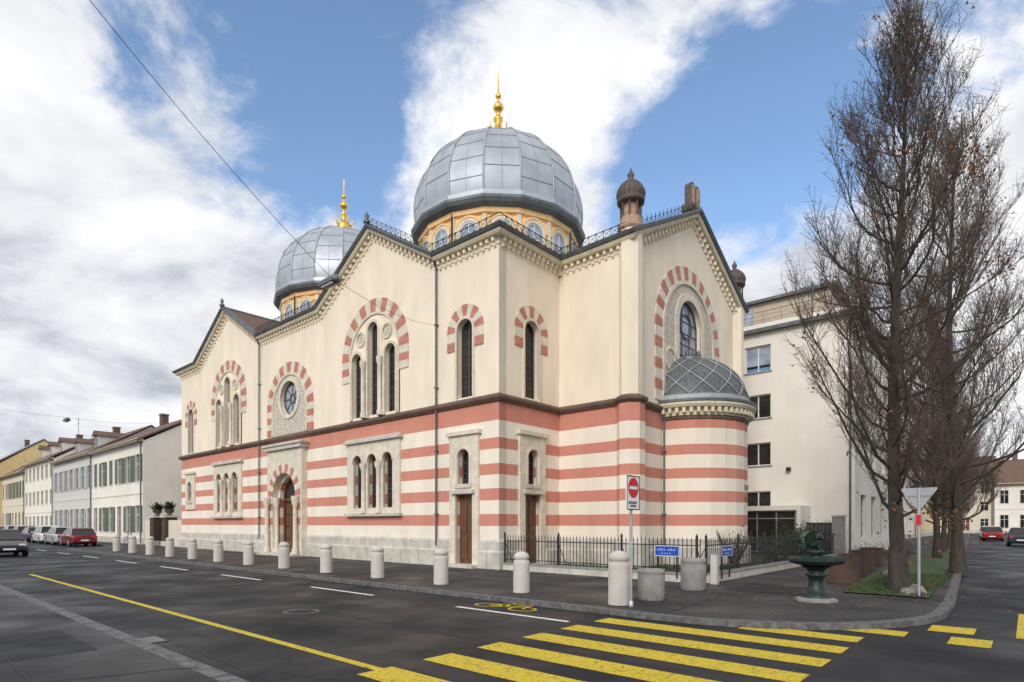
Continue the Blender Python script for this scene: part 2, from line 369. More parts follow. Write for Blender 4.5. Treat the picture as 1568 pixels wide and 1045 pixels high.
# roofs
Rf=MB()
def gable_roof(c,hw,z0,z1,ya,yb,axis,m1):
    if axis=='y': P=lambda a,b,z:(a,b,z)
    else: P=lambda a,b,z:(b,a,z)
    vs=[P(c-hw,ya,z0),P(c,ya,z1),P(c+hw,ya,z0),P(c-hw,yb,z0),P(c,yb,z1),P(c+hw,yb,z0)]
    Rf.add(vs,[(0,1,4,3),(1,2,5,4),(3,4,5)],m1)
gable_roof(C1,4.33,EZ+.18,AP+.18,-.3,17.7,'y',M_roof)
gable_roof(C2,4.33,EZ+.18,AP+.18,-.3,17.7,'y',M_tile)
gable_roof(GC,5.21,EZ+.25,15.23,3.6,C1,'x',M_roof)
Rf.box(-30.1,-.05,.05,17.6,EZ-.1,EZ+.18,M_roof); Rf.box(-.04,3.2,3.7,14.0,EZ-.1,EZ+.18,M_roof)
for x in (C1,C2): Rf.box(x-.06,x+.06,-.46,17.7,AP+.17,AP+.25,M_roof)
Rf.box(C1,3.74,GC-.06,GC+.06,15.21,15.3,M_roof)
for x in (C1,C2): Rf.lathe([(.14,AP+.24),(.16,AP+.34),(.05,AP+.42),(.12,AP+.56),(.04,AP+.68),(.0,AP+.8)],x,-.38,8,M_gutter)
Rf.M=T(3.35,GC)@R90
for sx in (-.24,.24):
    Rf.panel(archo(sx,15.35,16.15,.235),[],-.12,.16,M_turret); Rf.panel(archo(sx,15.35,16.15,.235),[],.16,.16,M_turret); Rf.panel(archo(sx,15.45,16.13,.16),[],-.135,-.12,M_turrets)
Rf.box(-.6,.6,-.2,.26,15.1,15.36,M_turret); Rf.M=I
Rf.build('roof',syn)
def dome(cx,cy,tag):
    B=MB(); off=PI/16
    B.lathe([(4.2,12.3),(4.2,16.55)],cx,cy,16,M_drum,False,off)
    B.lathe([(4.2,14.55),(4.32,14.55),(4.32,14.75),(4.2,14.8)],cx,cy,16,M_corn,False,off)
    B.lathe([(4.2,16.45),(4.34,16.5),(4.36,16.72)],cx,cy,16,M_drum,False,off)
    B.lathe([(4.36,16.72),(4.66,16.85),(4.74,17.02),(4.74,17.15),(4.6,17.22)],cx,cy,16,M_gutter,False,off)
    prof=[]
    zc=18.2
    for i in range(25):
        t=-.24+(PI/2+.24)*i/24
        prof.append((4.56*math.cos(t),zc+4.2*math.sin(t)))
    prof[-1]=(.05,prof[-1][1])
    for k in range(16): B.lathe(prof,cx,cy,1,M_dome,True,off,2*PI*k/16,2*PI*(k+1)/16)
    B.lathe([(4.62,17.2),(4.62,17.42),(4.5,17.44)],cx,cy,16,M_dome,False,off)
    def P(a,t,add=0):
        r=4.56*math.cos(t)+add*math.cos(t); return (cx+r*math.cos(a),cy+r*math.sin(a),zc+(4.2+add)*math.sin(t))
    for k in range(16):
        a=off+2*PI*k/16; a2=a+2*PI/16
        B.tube([P(a,-.22+1.72*i/20,.02) for i in range(21)],.045,M_rib,4)
        for j in range(6):
            t=-.02+.24*j+(.12 if k%2 else 0)
            B.tube([P(a,t,.0),P(a2,t,.0)],.02,M_seam,4)
        pa=[]
        for i in range(13):
            t=-.2+1.3*i/12; q1=Vector(P(a,t,.0));q2=Vector(P(a2,t,.0)); pa.append(q1.lerp(q2,.5))
        B.tube(pa,.012,M_seam,3)
    ap=4.2*math.cos(PI/16)
    for k in range(16):
        B.M=T(cx,cy)@RZ(2*PI*k/16)@T(0,-ap)
        B.band(archo_open(0,14.82,15.75,.62),archo_open(0,14.82,15.75,.46),-.07,.01,M_corn)
        B.band(arcpts(0,15.75,.72),arcpts(0,15.75,.62),-.1,.01,M_drum)
        B.band(archo_open(0,14.85,15.75,.46),archo_open(0,14.85,15.75,.36),-.05,.01,M_rib)
        B.panel(archo(0,14.85,15.75,.37),[],-.02,.0,M_glassb)
        B.box(-.02,.02,-.04,-.021,14.85,16.1,M_wf); B.box(-.36,.36,-.04,-.022,15.4,15.44,M_wf)
        B.M=T(cx,cy)@RZ(2*PI*k/16+PI/16)@T(0,-4.2); B.box(-.1,.1,-.06,.1,14.8,16.5,M_corn); 
        if k%4==0: B.tube([(0,-.12,14),(0,-.12,16.8)],.045,M_iron)
        B.M=I
    B.build('dome_'+tag,syn)
    F=MB()
    F.lathe([(.75,22.3),(.6,22.5),(.42,22.9),(.5,23.05),(.34,23.15),(.22,23.35),(.16,23.6),(.26,23.75),(.26,23.85),(.12,23.95),(.1,24.15),(.24,24.3),(.3,24.45),(.24,24.6),(.08,24.72),(.06,24.9),(.15,25.0),(.17,25.1),(.1,25.22),(.04,25.35),(.03,26.2),(0,26.5)],cx,cy,14,M_gold)
    for k in range(8):
        a=PI/4*k; F.tube([(cx+.45*math.cos(a),cy+.45*math.sin(a),23.0),(cx+.62*math.cos(a),cy+.62*math.sin(a),23.15),(cx+.6*math.cos(a),cy+.6*math.sin(a),23.4)],.035,M_gold)
    F.build('finial_'+tag,syn)
dome(-7.5,8.1,'east'); dome(-22.55,8.1,'west')
def turret(cx,cy,ground):
    B=MB(); off=PI/8
    if ground:
        B.lathe([(.66,0),(.66,.9),(.58,1.05),(.52,1.06)],cx,cy,8,M_stone,False,off)
        B.lathe([(.52,1.04),(.52,6.1)],cx,cy,8,M_wall,False,off)
        B.lathe([(.52,6.08),(.64,6.2),(.64,6.3),(.42,6.42)],cx,cy,8,M_brown,False,off)
        B.lathe([(.43,6.4),(.43,12.55)],cx,cy,8,M_wall,False,off)
    else: B.lathe([(.43,6.4),(.43,12.55)],cx,cy,8,M_wall,False,off); B.lathe([(.5,0),(.5,6.4)],cx,cy,8,M_wall,False,off)
    B.lathe([(.43,12.5),(.5,12.6),(.5,12.7),(.4,12.75),(.4,13.0),(.3,13.02)],cx,cy,8,M_turrets,False,off)
    B.lathe([(.3,13.0),(.3,13.6)],cx,cy,8,M_turrets,False,off)
    for k in range(8):
        a=off+PI/4*k; B.lathe([(.05,12.98),(.04,13.1),(.04,13.45),(.06,13.55)],cx+.37*math.cos(a),cy+.37*math.sin(a),6,M_turret)
    B.lathe([(.3,13.5),(.5,13.55),(.52,13.68),(.46,13.72),(.52,13.85),(.5,14.0),(.38,14.2),(.2,14.36),(.09,14.46),(.11,14.56),(.13,14.64),(.06,14.74),(0,14.92)],cx,cy,16,M_turret)
    for k in range(16):
        a=PI/8*k; B.tube([(cx+r*math.cos(a),cy+r*math.sin(a),z) for r,z in ((.47,13.72),(.53,13.85),(.51,14.0),(.39,14.2),(.2,14.37))],.02,M_turret,4)
    return B
turret(3.22,3.75,True).build('turret_south',syn); turret(3.22,14.0,False).build('turret_north',syn)
# apse
A=MB(); cx,cy,R=3.3,8.5,2.38; a0,a1=-PI/2,PI/2
A.lathe([(R+.14,0),(R+.14,.7),(R+.06,.8),(R+.06,1.02),(R,1.06)],cx,cy,12,M_stone,False,0,a0,a1)
A.lathe([(R,1.04),(R,5.9)],cx,cy,12,M_wall,False,0,a0,a1)
A.lathe([(R,5.75),(R+.05,5.78),(R+.05,5.9)],cx,cy,12,M_brown,False,0,a0,a1)
A.lathe([(R,5.9),(R+.06,5.92),(R+.06,6.2)],cx,cy,12,M_corn,False,0,a0,a1)
A.lathe([(R+.06,6.2),(R+.28,6.22),(R+.34,6.32),(R+.34,6.4)],cx,cy,24,M_corn,False,0,a0,a1)
A.lathe([(R+.34,6.4),(R+.38,6.42),(R+.38,6.52),(R+.1,6.56)],cx,cy,24,M_gutter,False,0,a0,a1)
for k in range(30):
    a=a0+PI*(k+.5)/30; A.M=T(cx,cy)@RZ(a+PI/2)@T(0,-R-.06); A.box(-.06,.06,-.2,0,6.0,6.198,M_corn)
A.M=I
def AP_(a,t,ad=0): r=(R+.06+ad)*math.cos(t); return (cx+r*math.cos(a),cy+r*math.sin(a),6.5+(2.25+ad)*math.sin(t))
A.lathe([((R+.06)*math.cos(PI/2*i/14),6.5+2.25*math.sin(PI/2*i/14)) for i in range(15)],cx,cy,24,M_slate,True,0,a0,a1)
A.lathe([(R+.12,6.5),(R+.12,6.72),(R+.03,6.78)],cx,cy,24,M_rib,False,0,a0,a1)
nd_=7
for s in (-1,1):
    for k in range(-4,nd_+5):
        pts=[]
        for i in range(25):
            q=i/24; t=.12+q*1.12; a=a0+PI*(k+ s*q*2.5)/nd_
            if a0-.01<=a<=a1+.01: pts.append(AP_(a,t,.02))
            elif len(pts)>1: A.tube(pts,.026,M_rib,4); pts=[]
            else: pts=[]
        if len(pts)>1: A.tube(pts,.026,M_rib,4)
A.lathe([(.8,8.5),(.82,8.62),(.5,8.75),(0,8.8)],cx,cy,16,M_rib,True,0,a0,a1)
for k in range(5):
    a=a0+PI*(k+.5)/5; A.lathe([(.05,8.7),(.11,8.8),(.08,8.95),(0,9.05)],cx+.45*math.cos(a),cy+.45*math.sin(a),8,M_gutter)
for k in range(7):
    a=.02+.055*k; A.M=T(cx,cy)@RZ(a+PI/2)@T(0,-R-.005)
    A.box(-.035,.035,-.01,0,3.2,3.22,M_brown); A.box(-.035+.03*(k%2),-.015+.05*(k%2),-.01,0,3.02,3.2,M_brown)
    A.box(-.035,.035,-.01,0,2.7,2.72,M_brown); A.box(.01-.04*(k%2),.03-.04*(k%2),-.01,0,2.55,2.7,M_brown)
A.M=I
A.build('apse',syn)
Pp=MB()
for x,y,z0,z1 in ((-3.3,-.1,.8,EZ+.1),(-18.35,-.1,.8,EZ+.1),(3.4,6.05,.3,6.3)):
    Pp.tube([(x,y,z0),(x,y,z1-.4)],.04,M_gutter,8); 
    for z in (2,4.5,7,9.5):
        if z<z1: Pp.box(x-.06,x+.06,y-.06,y+.1,z,z+.05,M_gutter)
    if z1>10: Pp.tube([(x,y,z1-.42),(x,y-.26,z1)],.04,M_gutter,8)
Pp.build('downpipes',syn)
# ------------------------------------------------------------ ground, roads, pavement
def sheet(name,pts,z,m,parent=None):
    B=MB(); tri=tessellate_polygon([[Vector((p[0],p[1],0)) for p in pts]])
    B.add([(p[0],p[1],z) for p in pts],[tuple(t) for t in tri],m); return B.build(name,parent)
RZD=-.1
sheet('ground',[(-700,-700),(700,-700),(700,700),(-700,700)],-.13,M_asph2)
sheet('road',[(-260,-30),(60,-30),(60,170),(-260,170)],RZD,M_asph)
def kx(y): return 13.2-.0567*(y+.5)
def pavement(name,edge,far,m=M_pave):
    n=len(edge); w=.2
    N=[]
    for i in range(n):
        d=Vector(edge[min(i+1,n-1)])-Vector(edge[max(i-1,0)]); d.normalize(); N.append(Vector((-d.y,d.x)))
    inn=[(edge[i][0]+N[i].x*w,edge[i][1]+N[i].y*w) for i in range(n)]
    B=MB(); vs=[(x,y,RZD-.02) for x,y in edge]+[(x,y,0) for x,y in edge]+[(x,y,0) for x,y in inn]
    B.add(vs,[(i,i+1,n+i+1,n+i) for i in range(n-1)]+[(n+i,n+i+1,2*n+i+1,2*n+i) for i in range(n-1)],M_kerb)
    g=group(name); B.build('kerb',g)
    J=MB()
    for i in range(n-1):
        L=(Vector(edge[i+1])-Vector(edge[i])).length
        k=int(L/1.0)
        for j in range(min(k,60)):
            if L>60: break
            p=Vector(edge[i]).lerp(Vector(edge[i+1]),j/k); d=(Vector(edge[i+1])-Vector(edge[i])).normalized(); J.M=T(p.x,p.y)@RZ(math.atan2(d.y,d.x)); J.box(-.006,.006,-.003,w,-.1,.003,M_iron)
    J.M=I; J.build('kerb_joints',g)
    sheet('surface',inn+far,0.0,m,g); return g
cr=3.9
arc=[(9.3+cr*math.sin(t),-2.0-cr*math.cos(t)) for t in [PI/2*i/10 for i in range(11)]]
edge=[(-250,-2.3),(-36,-2.3),(-33.5,-5.9)]+[(-33.5+ (9.3+33.5)*i/3,-5.9) for i in (1,2)]+arc+[(kx(y),y) for y in (0,10,20,40,80,104)]
pavement('pavement',edge,[(-250,104)])
e2=[(12.4,-60),(12.4,-16.4)]+[(8.8+3.6*math.cos(t),-16.4+3.6*math.sin(t)) for t in [PI/2*i/10 for i in range(1,11)]]+[(-30,-12.8),(-250,-12.8)]
pavement('pavement',e2,[(-250,-60)])
e3=[(21-.0567*y,y) for y in (104,60,20,-30)]
pavement('pavement',e3,[(60,-30),(60,104)])
def mark(name,rs,m,z=RZD+.004):
    B=MB()
    for r in rs: B.add([(x,y,z) for x,y in r],[tuple(range(len(r)))],m)
    return B.build(name)
rc=lambda x0,x1,y0,y1:[(x0,y0),(x1,y0),(x1,y1),(x0,y1)]
zs=[]
for k in range(-2,7):
    y=-6.5-.985*k; x1=12.45;x0=8.5
    if k==-2: x0=11.95; x1=12.9
    if k==-1: x0=10.7
    zs.append(rc(x0,x1,y-.25,y+.25))
mark('crosswalk_marking',zs,M_yel)
mark('crosswalk_marking',[rc(13.1,13.7,-3.9,-3.2),rc(14.2,14.75,-3.8,-.6),rc(13.45,13.95,-5.0,-4.3),rc(15.3,15.85,-3.8,-.6)],M_yel)
mark('yellow_line',[rc(-11.5,8.5,-11.43,-11.3)],M_yel)
mark('lane_dashes',[rc(8.2-5.85*k-2.9,8.2-5.85*k,-7.14,-7.02) for k in range(0,16)],M_white)
mark('lane_dashes',[rc(15.2,15.32,6+8*k,9+8*k) for k in range(8)],M_white)
mark('parking_line',[rc(16.8,20.6,-1.0,-.85)],M_yel)
mark('road_patch',[rc(-6,2.2,-10.9,-8.4),rc(9,12.9,-14.9,-13.0),[(1,-12.3),(8,-12.5),(8.2,-11.9),(1,-11.8)]],M_asph2,RZD+.002)
mark('road_patch',[rc(14.2,17.5,1,9)],M_asph2,RZD+.002)
mark('pavement_patch',[rc(-3.5,-.5,-5.2,-1.2),rc(8.6,10.4,-1.1,.9),rc(3,5.2,-17,-13.4)],M_asph2,.003)
B=MB()
bxx,byy=6.1,-6.45
for dx in (-.48,.48):
    n=20
    B.add([(bxx+dx+r*math.cos(2*PI*i/n),byy+r*.8*math.sin(2*PI*i/n),RZD+.005) for r in (.33,.27) for i in range(n)],[(i,(i+1)%n,n+(i+1)%n,n+i) for i in range(n)],M_yel)
def strip(a,b,w=.03):
    a=Vector(a);b=Vector(b);d=(b-a).normalized();nn=Vector((-d.y,d.x))*w
    B.add([(bxx+q.x,byy+q.y,RZD+.006) for q in (a-nn,b-nn,b+nn,a+nn)],[(0,1,2,3)],M_yel)
for a,b in (((-.48,0),(-.15,.42)),((-.15,.42),(.3,.42)),((-.48,0),(.0,0)),((0,0),(.33,.45)),((.48,0),(.3,.55)),((.3,.55),(.15,.58)),((-.15,.42),(-.2,.52)),((0,0),(-.18,.42))): strip(a,b)
B.build('bicycle_marking')
B=MB()
for x,y,r in ((3.5,-9.6,.3),(-9,-8.8,.3),(15.6,3.2,.3)):
    B.lathe([(r+.05,RZD+.005),(r,RZD+.007),(r-.02,RZD+.004)],x,y,24,M_kerb,False); B.lathe([(r-.02,RZD+.004),(0,RZD+.005)],x,y,24,M_asph2,False)
B.box(4.2,4.75,-12.75,-12.4,RZD,RZD+.008,M_iron)
for k in range(6): B.box(4.24+.08*k,4.28+.08*k,-12.72,-12.43,RZD+.008,RZD+.012,M_concd)
B.build('manhole_covers')
B=MB()
def seam(p,q,w=.012,z=.005,n=14,j=.04):
    pts=[]
    for i in range(n+1):
        t=i/n; pts.append((p[0]+(q[0]-p[0])*t+random.uniform(-j,j),p[1]+(q[1]-p[1])*t+random.uniform(-j,j)))
    d=Vector((q[0]-p[0],q[1]-p[1])).normalized(); nn=(-d.y*w,d.x*w)
    vs=[(x-nn[0],y-nn[1],z) for x,y in pts]+[(x+nn[0],y+nn[1],z) for x,y in pts]
    B.add(vs,[(i,i+1,n+2+i,n+1+i) for i in range(n)],M_black)
seam((-20,-3),(6,-3.1)); seam((1.2,-5.6),(1.0,-.3)); seam((8,-.2),(12.6,-.5)); seam((9.3,-5.3),(9.0,-.3))
seam((-12,-14),(7,-14.3)); seam((7.2,-12.9),(5.5,-17)); seam((-2,-12.9),(-2,-19))
seam((-20,-9.2),(8.4,-9.35),z=RZD+.003,n=40,j=.02); seam((8,-12.2),(14,-9.5),z=RZD+.003)
B.build('asphalt_seams')
sheet('yard_ground',[(.2,.35),(7.4,.35),(7.4,18.4),(.2,18.4)],.02,M_grass)
sheet('planting_strip',[(11.0,.1),(12.7,.1),(12.3,8),(11.4,26),(9.9,26),(10.4,8)],.03,M_grass)
def blades(name,regions,n,h=.09):
    B=MB(); vs=[];fs=[]
    for i in range(n):
        r=random.choice(regions); x=random.uniform(r[0],r[1]);y=random.uniform(r[2],r[3]); a=random.uniform(0,PI); hh=h*random.uniform(.5,1.5)
        dx,dy=.012*math.cos(a),.012*math.sin(a); o=len(vs); lx,ly=random.uniform(-.04,.04),random.uniform(-.04,.04)
        vs+=[(x-dx,y-dy,.02),(x+dx,y+dy,.02),(x+lx,y+ly,.02+hh)]; fs.append((o,o+1,o+2))
    B.add(vs,fs,M_grass); return B.build(name)
blades('grass',[(.4,7.3,.4,3.4),(3.6,7.3,.4,9),(11.0,12.6,.15,7)],9000)
B=MB()
for i in range(420):
    x,y=(random.gauss(11.9,1.0),random.gauss(1.5,1.4)) if i%2 else (random.uniform(8,13),random.uniform(-4.5,8))
    a=random.uniform(0,PI); r=random.uniform(.025,.05); B.add([(x-r*math.cos(a),y-r*math.sin(a),.04),(x+r*.6*math.sin(a),y-r*.6*math.cos(a),.05),(x+r*math.cos(a),y+r*math.sin(a),.045),(x-r*.6*math.sin(a),y+r*.6*math.cos(a),.06)],[(0,1,2,3)],M_leaf)
B.build('fallen_leaves')
# ------------------------------------------------------------ fence
def fence(name,x0,y0,x1,y1):
    B=MB(); L=math.hypot(x1-x0,y1-y0); B.M=T(x0,y0)@RZ(math.atan2(y1-y0,x1-x0))
    B.box(0,L,-.13,.13,0,.2,M_stone); B.box(0,L,-.15,.15,.2,.26,M_concd)
    B.box(0,L,-.015,.015,.36,.39,M_iron); B.box(0,L,-.015,.015,1.02,1.05,M_iron)
    n=int(L/.13)
    for i in range(n+1):
        x=i*L/n; B.box(x-.009,x+.009,-.009,.009,.26,1.16,M_iron)
        B.add([(x-.025,0,1.16),(x,-.015,1.16),(x+.025,0,1.16),(x,.015,1.16),(x,0,1.27)],[(0,1,4),(1,2,4),(2,3,4),(3,0,4)],M_iron)
    for i in range(int(L/2.4)+1):
        x=min(i*2.4,L-.03); B.box(x-.025,x+.025,-.025,.025,.2,1.24,M_iron); B.lathe([(.03,1.24),(.045,1.28),(.02,1.33),(0,1.38)],x,0,8,M_iron); B.tube([(x,0,1.0),(x,.5,.1)],.012,M_iron)
    return B.build(name)
fence('iron_fence',.2,.1,7.5,.1); fence('iron_fence',7.6,.25,7.6,14.5)
# ------------------------------------------------------------ street furniture
def bollard(x,y,s=1.0):
    B=MB(); B.lathe([(.2,0),(.2,.02),(.195,.7),(.19,.76),(.165,.775),(.165,.8),(.19,.815),(.185,.88),(.15,.935),(.09,.97),(0,.985)],0,0,24,M_conc)
    B.lathe([(.23,.004),(.2,.012)],0,0,20,M_iron)
    o=B.build('bollard',loc=(x,y,0),rot=x); o.scale=(s,s,s); return o
for k in range(12): bollard(5.24-2.87*k,-4.9)
bollard(8.1,-5.2,1.12)
def planter(x,y,r,h):
    B=MB(); B.lathe([(r*.92,0),(r,.04),(r,h*.8),(r*.96,h*.86),(r*1.0,h*.88),(r,h),(r*.8,h),(r*.78,h-.08),(0,h-.08)],x,y,28,M_concd); return B.build('concrete_planter')
planter(8.18,-4.0,.29,.66); planter(8.05,-1.57,.31,.78)
B=MB(); B.box(-.09,.09,-.09,.09,0,.8,M_conc); B.box(-.07,.07,-.07,.07,.8,.84,M_concd); B.build('stone_post',bevel=.015,loc=(7.95,.0,0))
B=MB(); B.tube([(0,0,0),(0,0,2.62)],.03,M_alu,10); B.lathe([(.05,0),(.05,.1),(.03,.12)],0,0,10,M_alu)
B.M=T(.04,0)@R90
B.box(-.25,.25,-.012,.012,1.92,2.6,M_swhite); B.band(rect(-.25,.25,1.92,2.6)+[(-.25,1.92)],rect(-.23,.23,1.94,2.58)+[(-.23,1.94)],-.016,-.011,M_black)
B.panel(circ(0,2.36,.2),[],-.018,-.011,M_sred); B.box(-.15,.15,-.022,-.0181,2.33,2.39,M_swhite)
for k in range(6): B.box(-.18+.055*k,-.145+.055*k,-.016,-.0121,2.04,2.09,M_black)
for k in range(4): B.box(-.12+.06*k,-.08+.06*k,-.016,-.0122,1.98,2.02,M_black)
B.M=I; B.build('no_entry_sign',loc=(8.4,-5.25,0))
def sname(name,M):
    B=MB(); B.M=M; B.box(-.38,.38,-.012,.012,.72,1.02,M_sblue)
    B.band(rect(-.38,.38,.72,1.02)+[(-.38,.72)],rect(-.365,.365,.735,1.005)+[(-.365,.735)],-.016,-.011,M_swhite)
    for k in range(11):
        if k!=5: B.box(-.29+.053*k,-.275+.053*k,-.016,-.0121,.88,.92+.012*(k%3),M_swhite)
    for k in range(7): B.box(-.18+.05*k,-.167+.05*k,-.016,-.0121,.79,.815,M_swhite)
    B.box(-.3,-.27,.01,.05,.1,.95,M_iron); B.box(.27,.3,.01,.05,.1,.95,M_iron)
    return B.build(name)
sname('street_name_sign',T(6.6,-.1)); sname('street_name_sign',T(7.85,1.1)@R90)
B=MB(); B.tube([(0,0,0),(0,0,2.45)],.032,M_alu,10); B.M=RZ(-.15)
tri_=[(-.34,2.45),(.34,2.45),(.34,2.4),(.04,1.98),(-.04,1.98),(-.34,2.4)]
B.panel(tri_,[],-.01,.01,M_alu); B.panel(tri_,[],.01,.011,M_alu)
B.box(-.25,.25,-.02,-.012,2.25,2.28,M_concd); B.panel(circ(0,1.75,.13),[],-.03,-.02,M_alu); B.box(-.05,.05,-.05,-.032,1.62,1.85,M_sred)
B.M=I; B.build('traffic_sign',loc=(12.5,.3,0))
# basilisk fountain
B=MB()
B.lathe([(.42,0),(.42,.05),(.3,.08),(.0,.09)],0,0,8,M_concd,False,PI/8)
B.lathe([(.3,.08),(.28,.14),(.2,.18),(.17,.3),(.13,.42),(.17,.52),(.24,.56),(.16,.6),(.18,.68),(.3,.74)],0,0,16,M_bronze)
B.lathe([(.14,.72),(.5,.8),(.56,.86),(.56,.92),(.5,.94),(.46,.88),(0,.84)],0,0,8,M_bronze,False,PI/8)
B.lathe([(.16,.84),(.13,.92),(.12,1.0),(.18,1.04),(.15,1.08),(0,1.09)],0,0,12,M_bronze)
B.tube([(-.26,0,1.12),(-.2,0,1.2),(-.1,0,1.2),(.0,0,1.22),(.08,0,1.34),(.07,0,1.45),(.12,0,1.5),(.22,0,1.47)],[.015,.05,.09,.11,.085,.05,.06,.012],M_bronze,8,caps=True)
B.tube([(-.24,0,1.12),(-.34,0,1.2),(-.32,0,1.34),(-.24,0,1.36)],[.035,.03,.02,.01],M_bronze,6)
for s in (-1,1):
    B.add([(0,s*.07,1.24),(-.1,s*.16,1.5),(-.2,s*.18,1.46),(-.28,s*.17,1.36),(-.22,s*.08,1.2),(0,s*.09,1.24),(-.1,s*.18,1.5),(-.2,s*.2,1.46),(-.28,s*.19,1.36),(-.22,s*.1,1.2)],[(0,1,2,3,4),(5,6,7,8,9),(0,1,6,5),(1,2,7,6),(2,3,8,7),(3,4,9,8)],M_bronze)
    B.tube([(.02,s*.07,1.18),(.05,s*.08,1.1),(.1,s*.08,1.09)],.022,M_bronze,6)
B.add([(.06,0,1.52),(.1,0,1.6),(.13,0,1.55),(.17,0,1.6),(.18,0,1.5)],[(0,1,2),(2,3,4),(0,2,4)],M_bronze)
B.build('basilisk_fountain',loc=(10.93,-1.87,0),rot=.5)
def cplanter(x,y,w,d,h):
    B=MB(); B.box(-w/2,w/2,-d/2,d/2,0,h-.05,M_corten); 
    for a,b,c,e in ((-w/2,w/2,-d/2-.002,-d/2+.04),(-w/2,w/2,d/2-.04,d/2+.002),(-w/2-.002,-w/2+.04,-d/2+.041,d/2-.041),(w/2-.04,w/2+.002,-d/2+.041,d/2-.041)): B.box(a,b,c,e,h-.06,h,M_corten)
    B.box(-w/2+.05,w/2-.05,-d/2+.05,d/2-.05,h-.08,h-.03,M_soil)
    for i in range(14):
        a=random.uniform(0,2*PI); B.tube([(random.uniform(-w/3,w/3),random.uniform(-d/3,d/3),h-.05),(.3*math.cos(a),.3*math.sin(a),h+random.uniform(.1,.3))],[.008,.003],M_twig,3)
    return B.build('corten_planter',loc=(x,y,0))
for i,(x,y) in enumerate(((10.45,2.9),(10.2,5.4),(9.9,8.2),(9.7,11.2))): cplanter(x,y,.7,.62,.7)
B=MB()
for i in range(34):
    y=.5+i*.2+random.uniform(-.1,.1); x=12.55-.045*i+random.uniform(-.2,.1); r=random.uniform(.09,.21)
    B.lathe([(r*.95,0),(r,r*.4),(r*.75,r*.8),(0,r*.9)],x-.1,y,7,M_rubble,False,random.uniform(0,3))
B.build('border_stones')
B=MB()
for dx in (-.52,.52):
    B.tube([(dx+.34*math.cos(2*PI*i/20),0,.35+.34*math.sin(2*PI*i/20)) for i in range(21)],.018,M_black,5)
    for k in range(6): a=PI*k/6; B.tube([(dx-.33*math.cos(a),0,.35-.33*math.sin(a)),(dx+.33*math.cos(a),0,.35+.33*math.sin(a))],.003,M_alu,3)
for p,q in (((-.52,.35),(-.15,.85)),((-.15,.85),(.38,.85)),((-.52,.35),(-.05,.32)),((-.05,.32),(.4,.8)),((-.05,.32),(-.18,.98)),((.52,.35),(.36,1.02))): B.tube([(p[0],0,p[1]),(q[0],0,q[1])],.018,M_sblue,6)
B.tube([(.36,-.28,1.04),(.4,0,1.02),(.36,.28,1.04)],.014,M_iron,5); B.tube([(-.3,0,.99),(-.08,0,1.0)],[.06,.03],M_black,6,caps=True)
B.build('parked_bicycle',loc=(-36.6,-1.4,0),rot=.1)
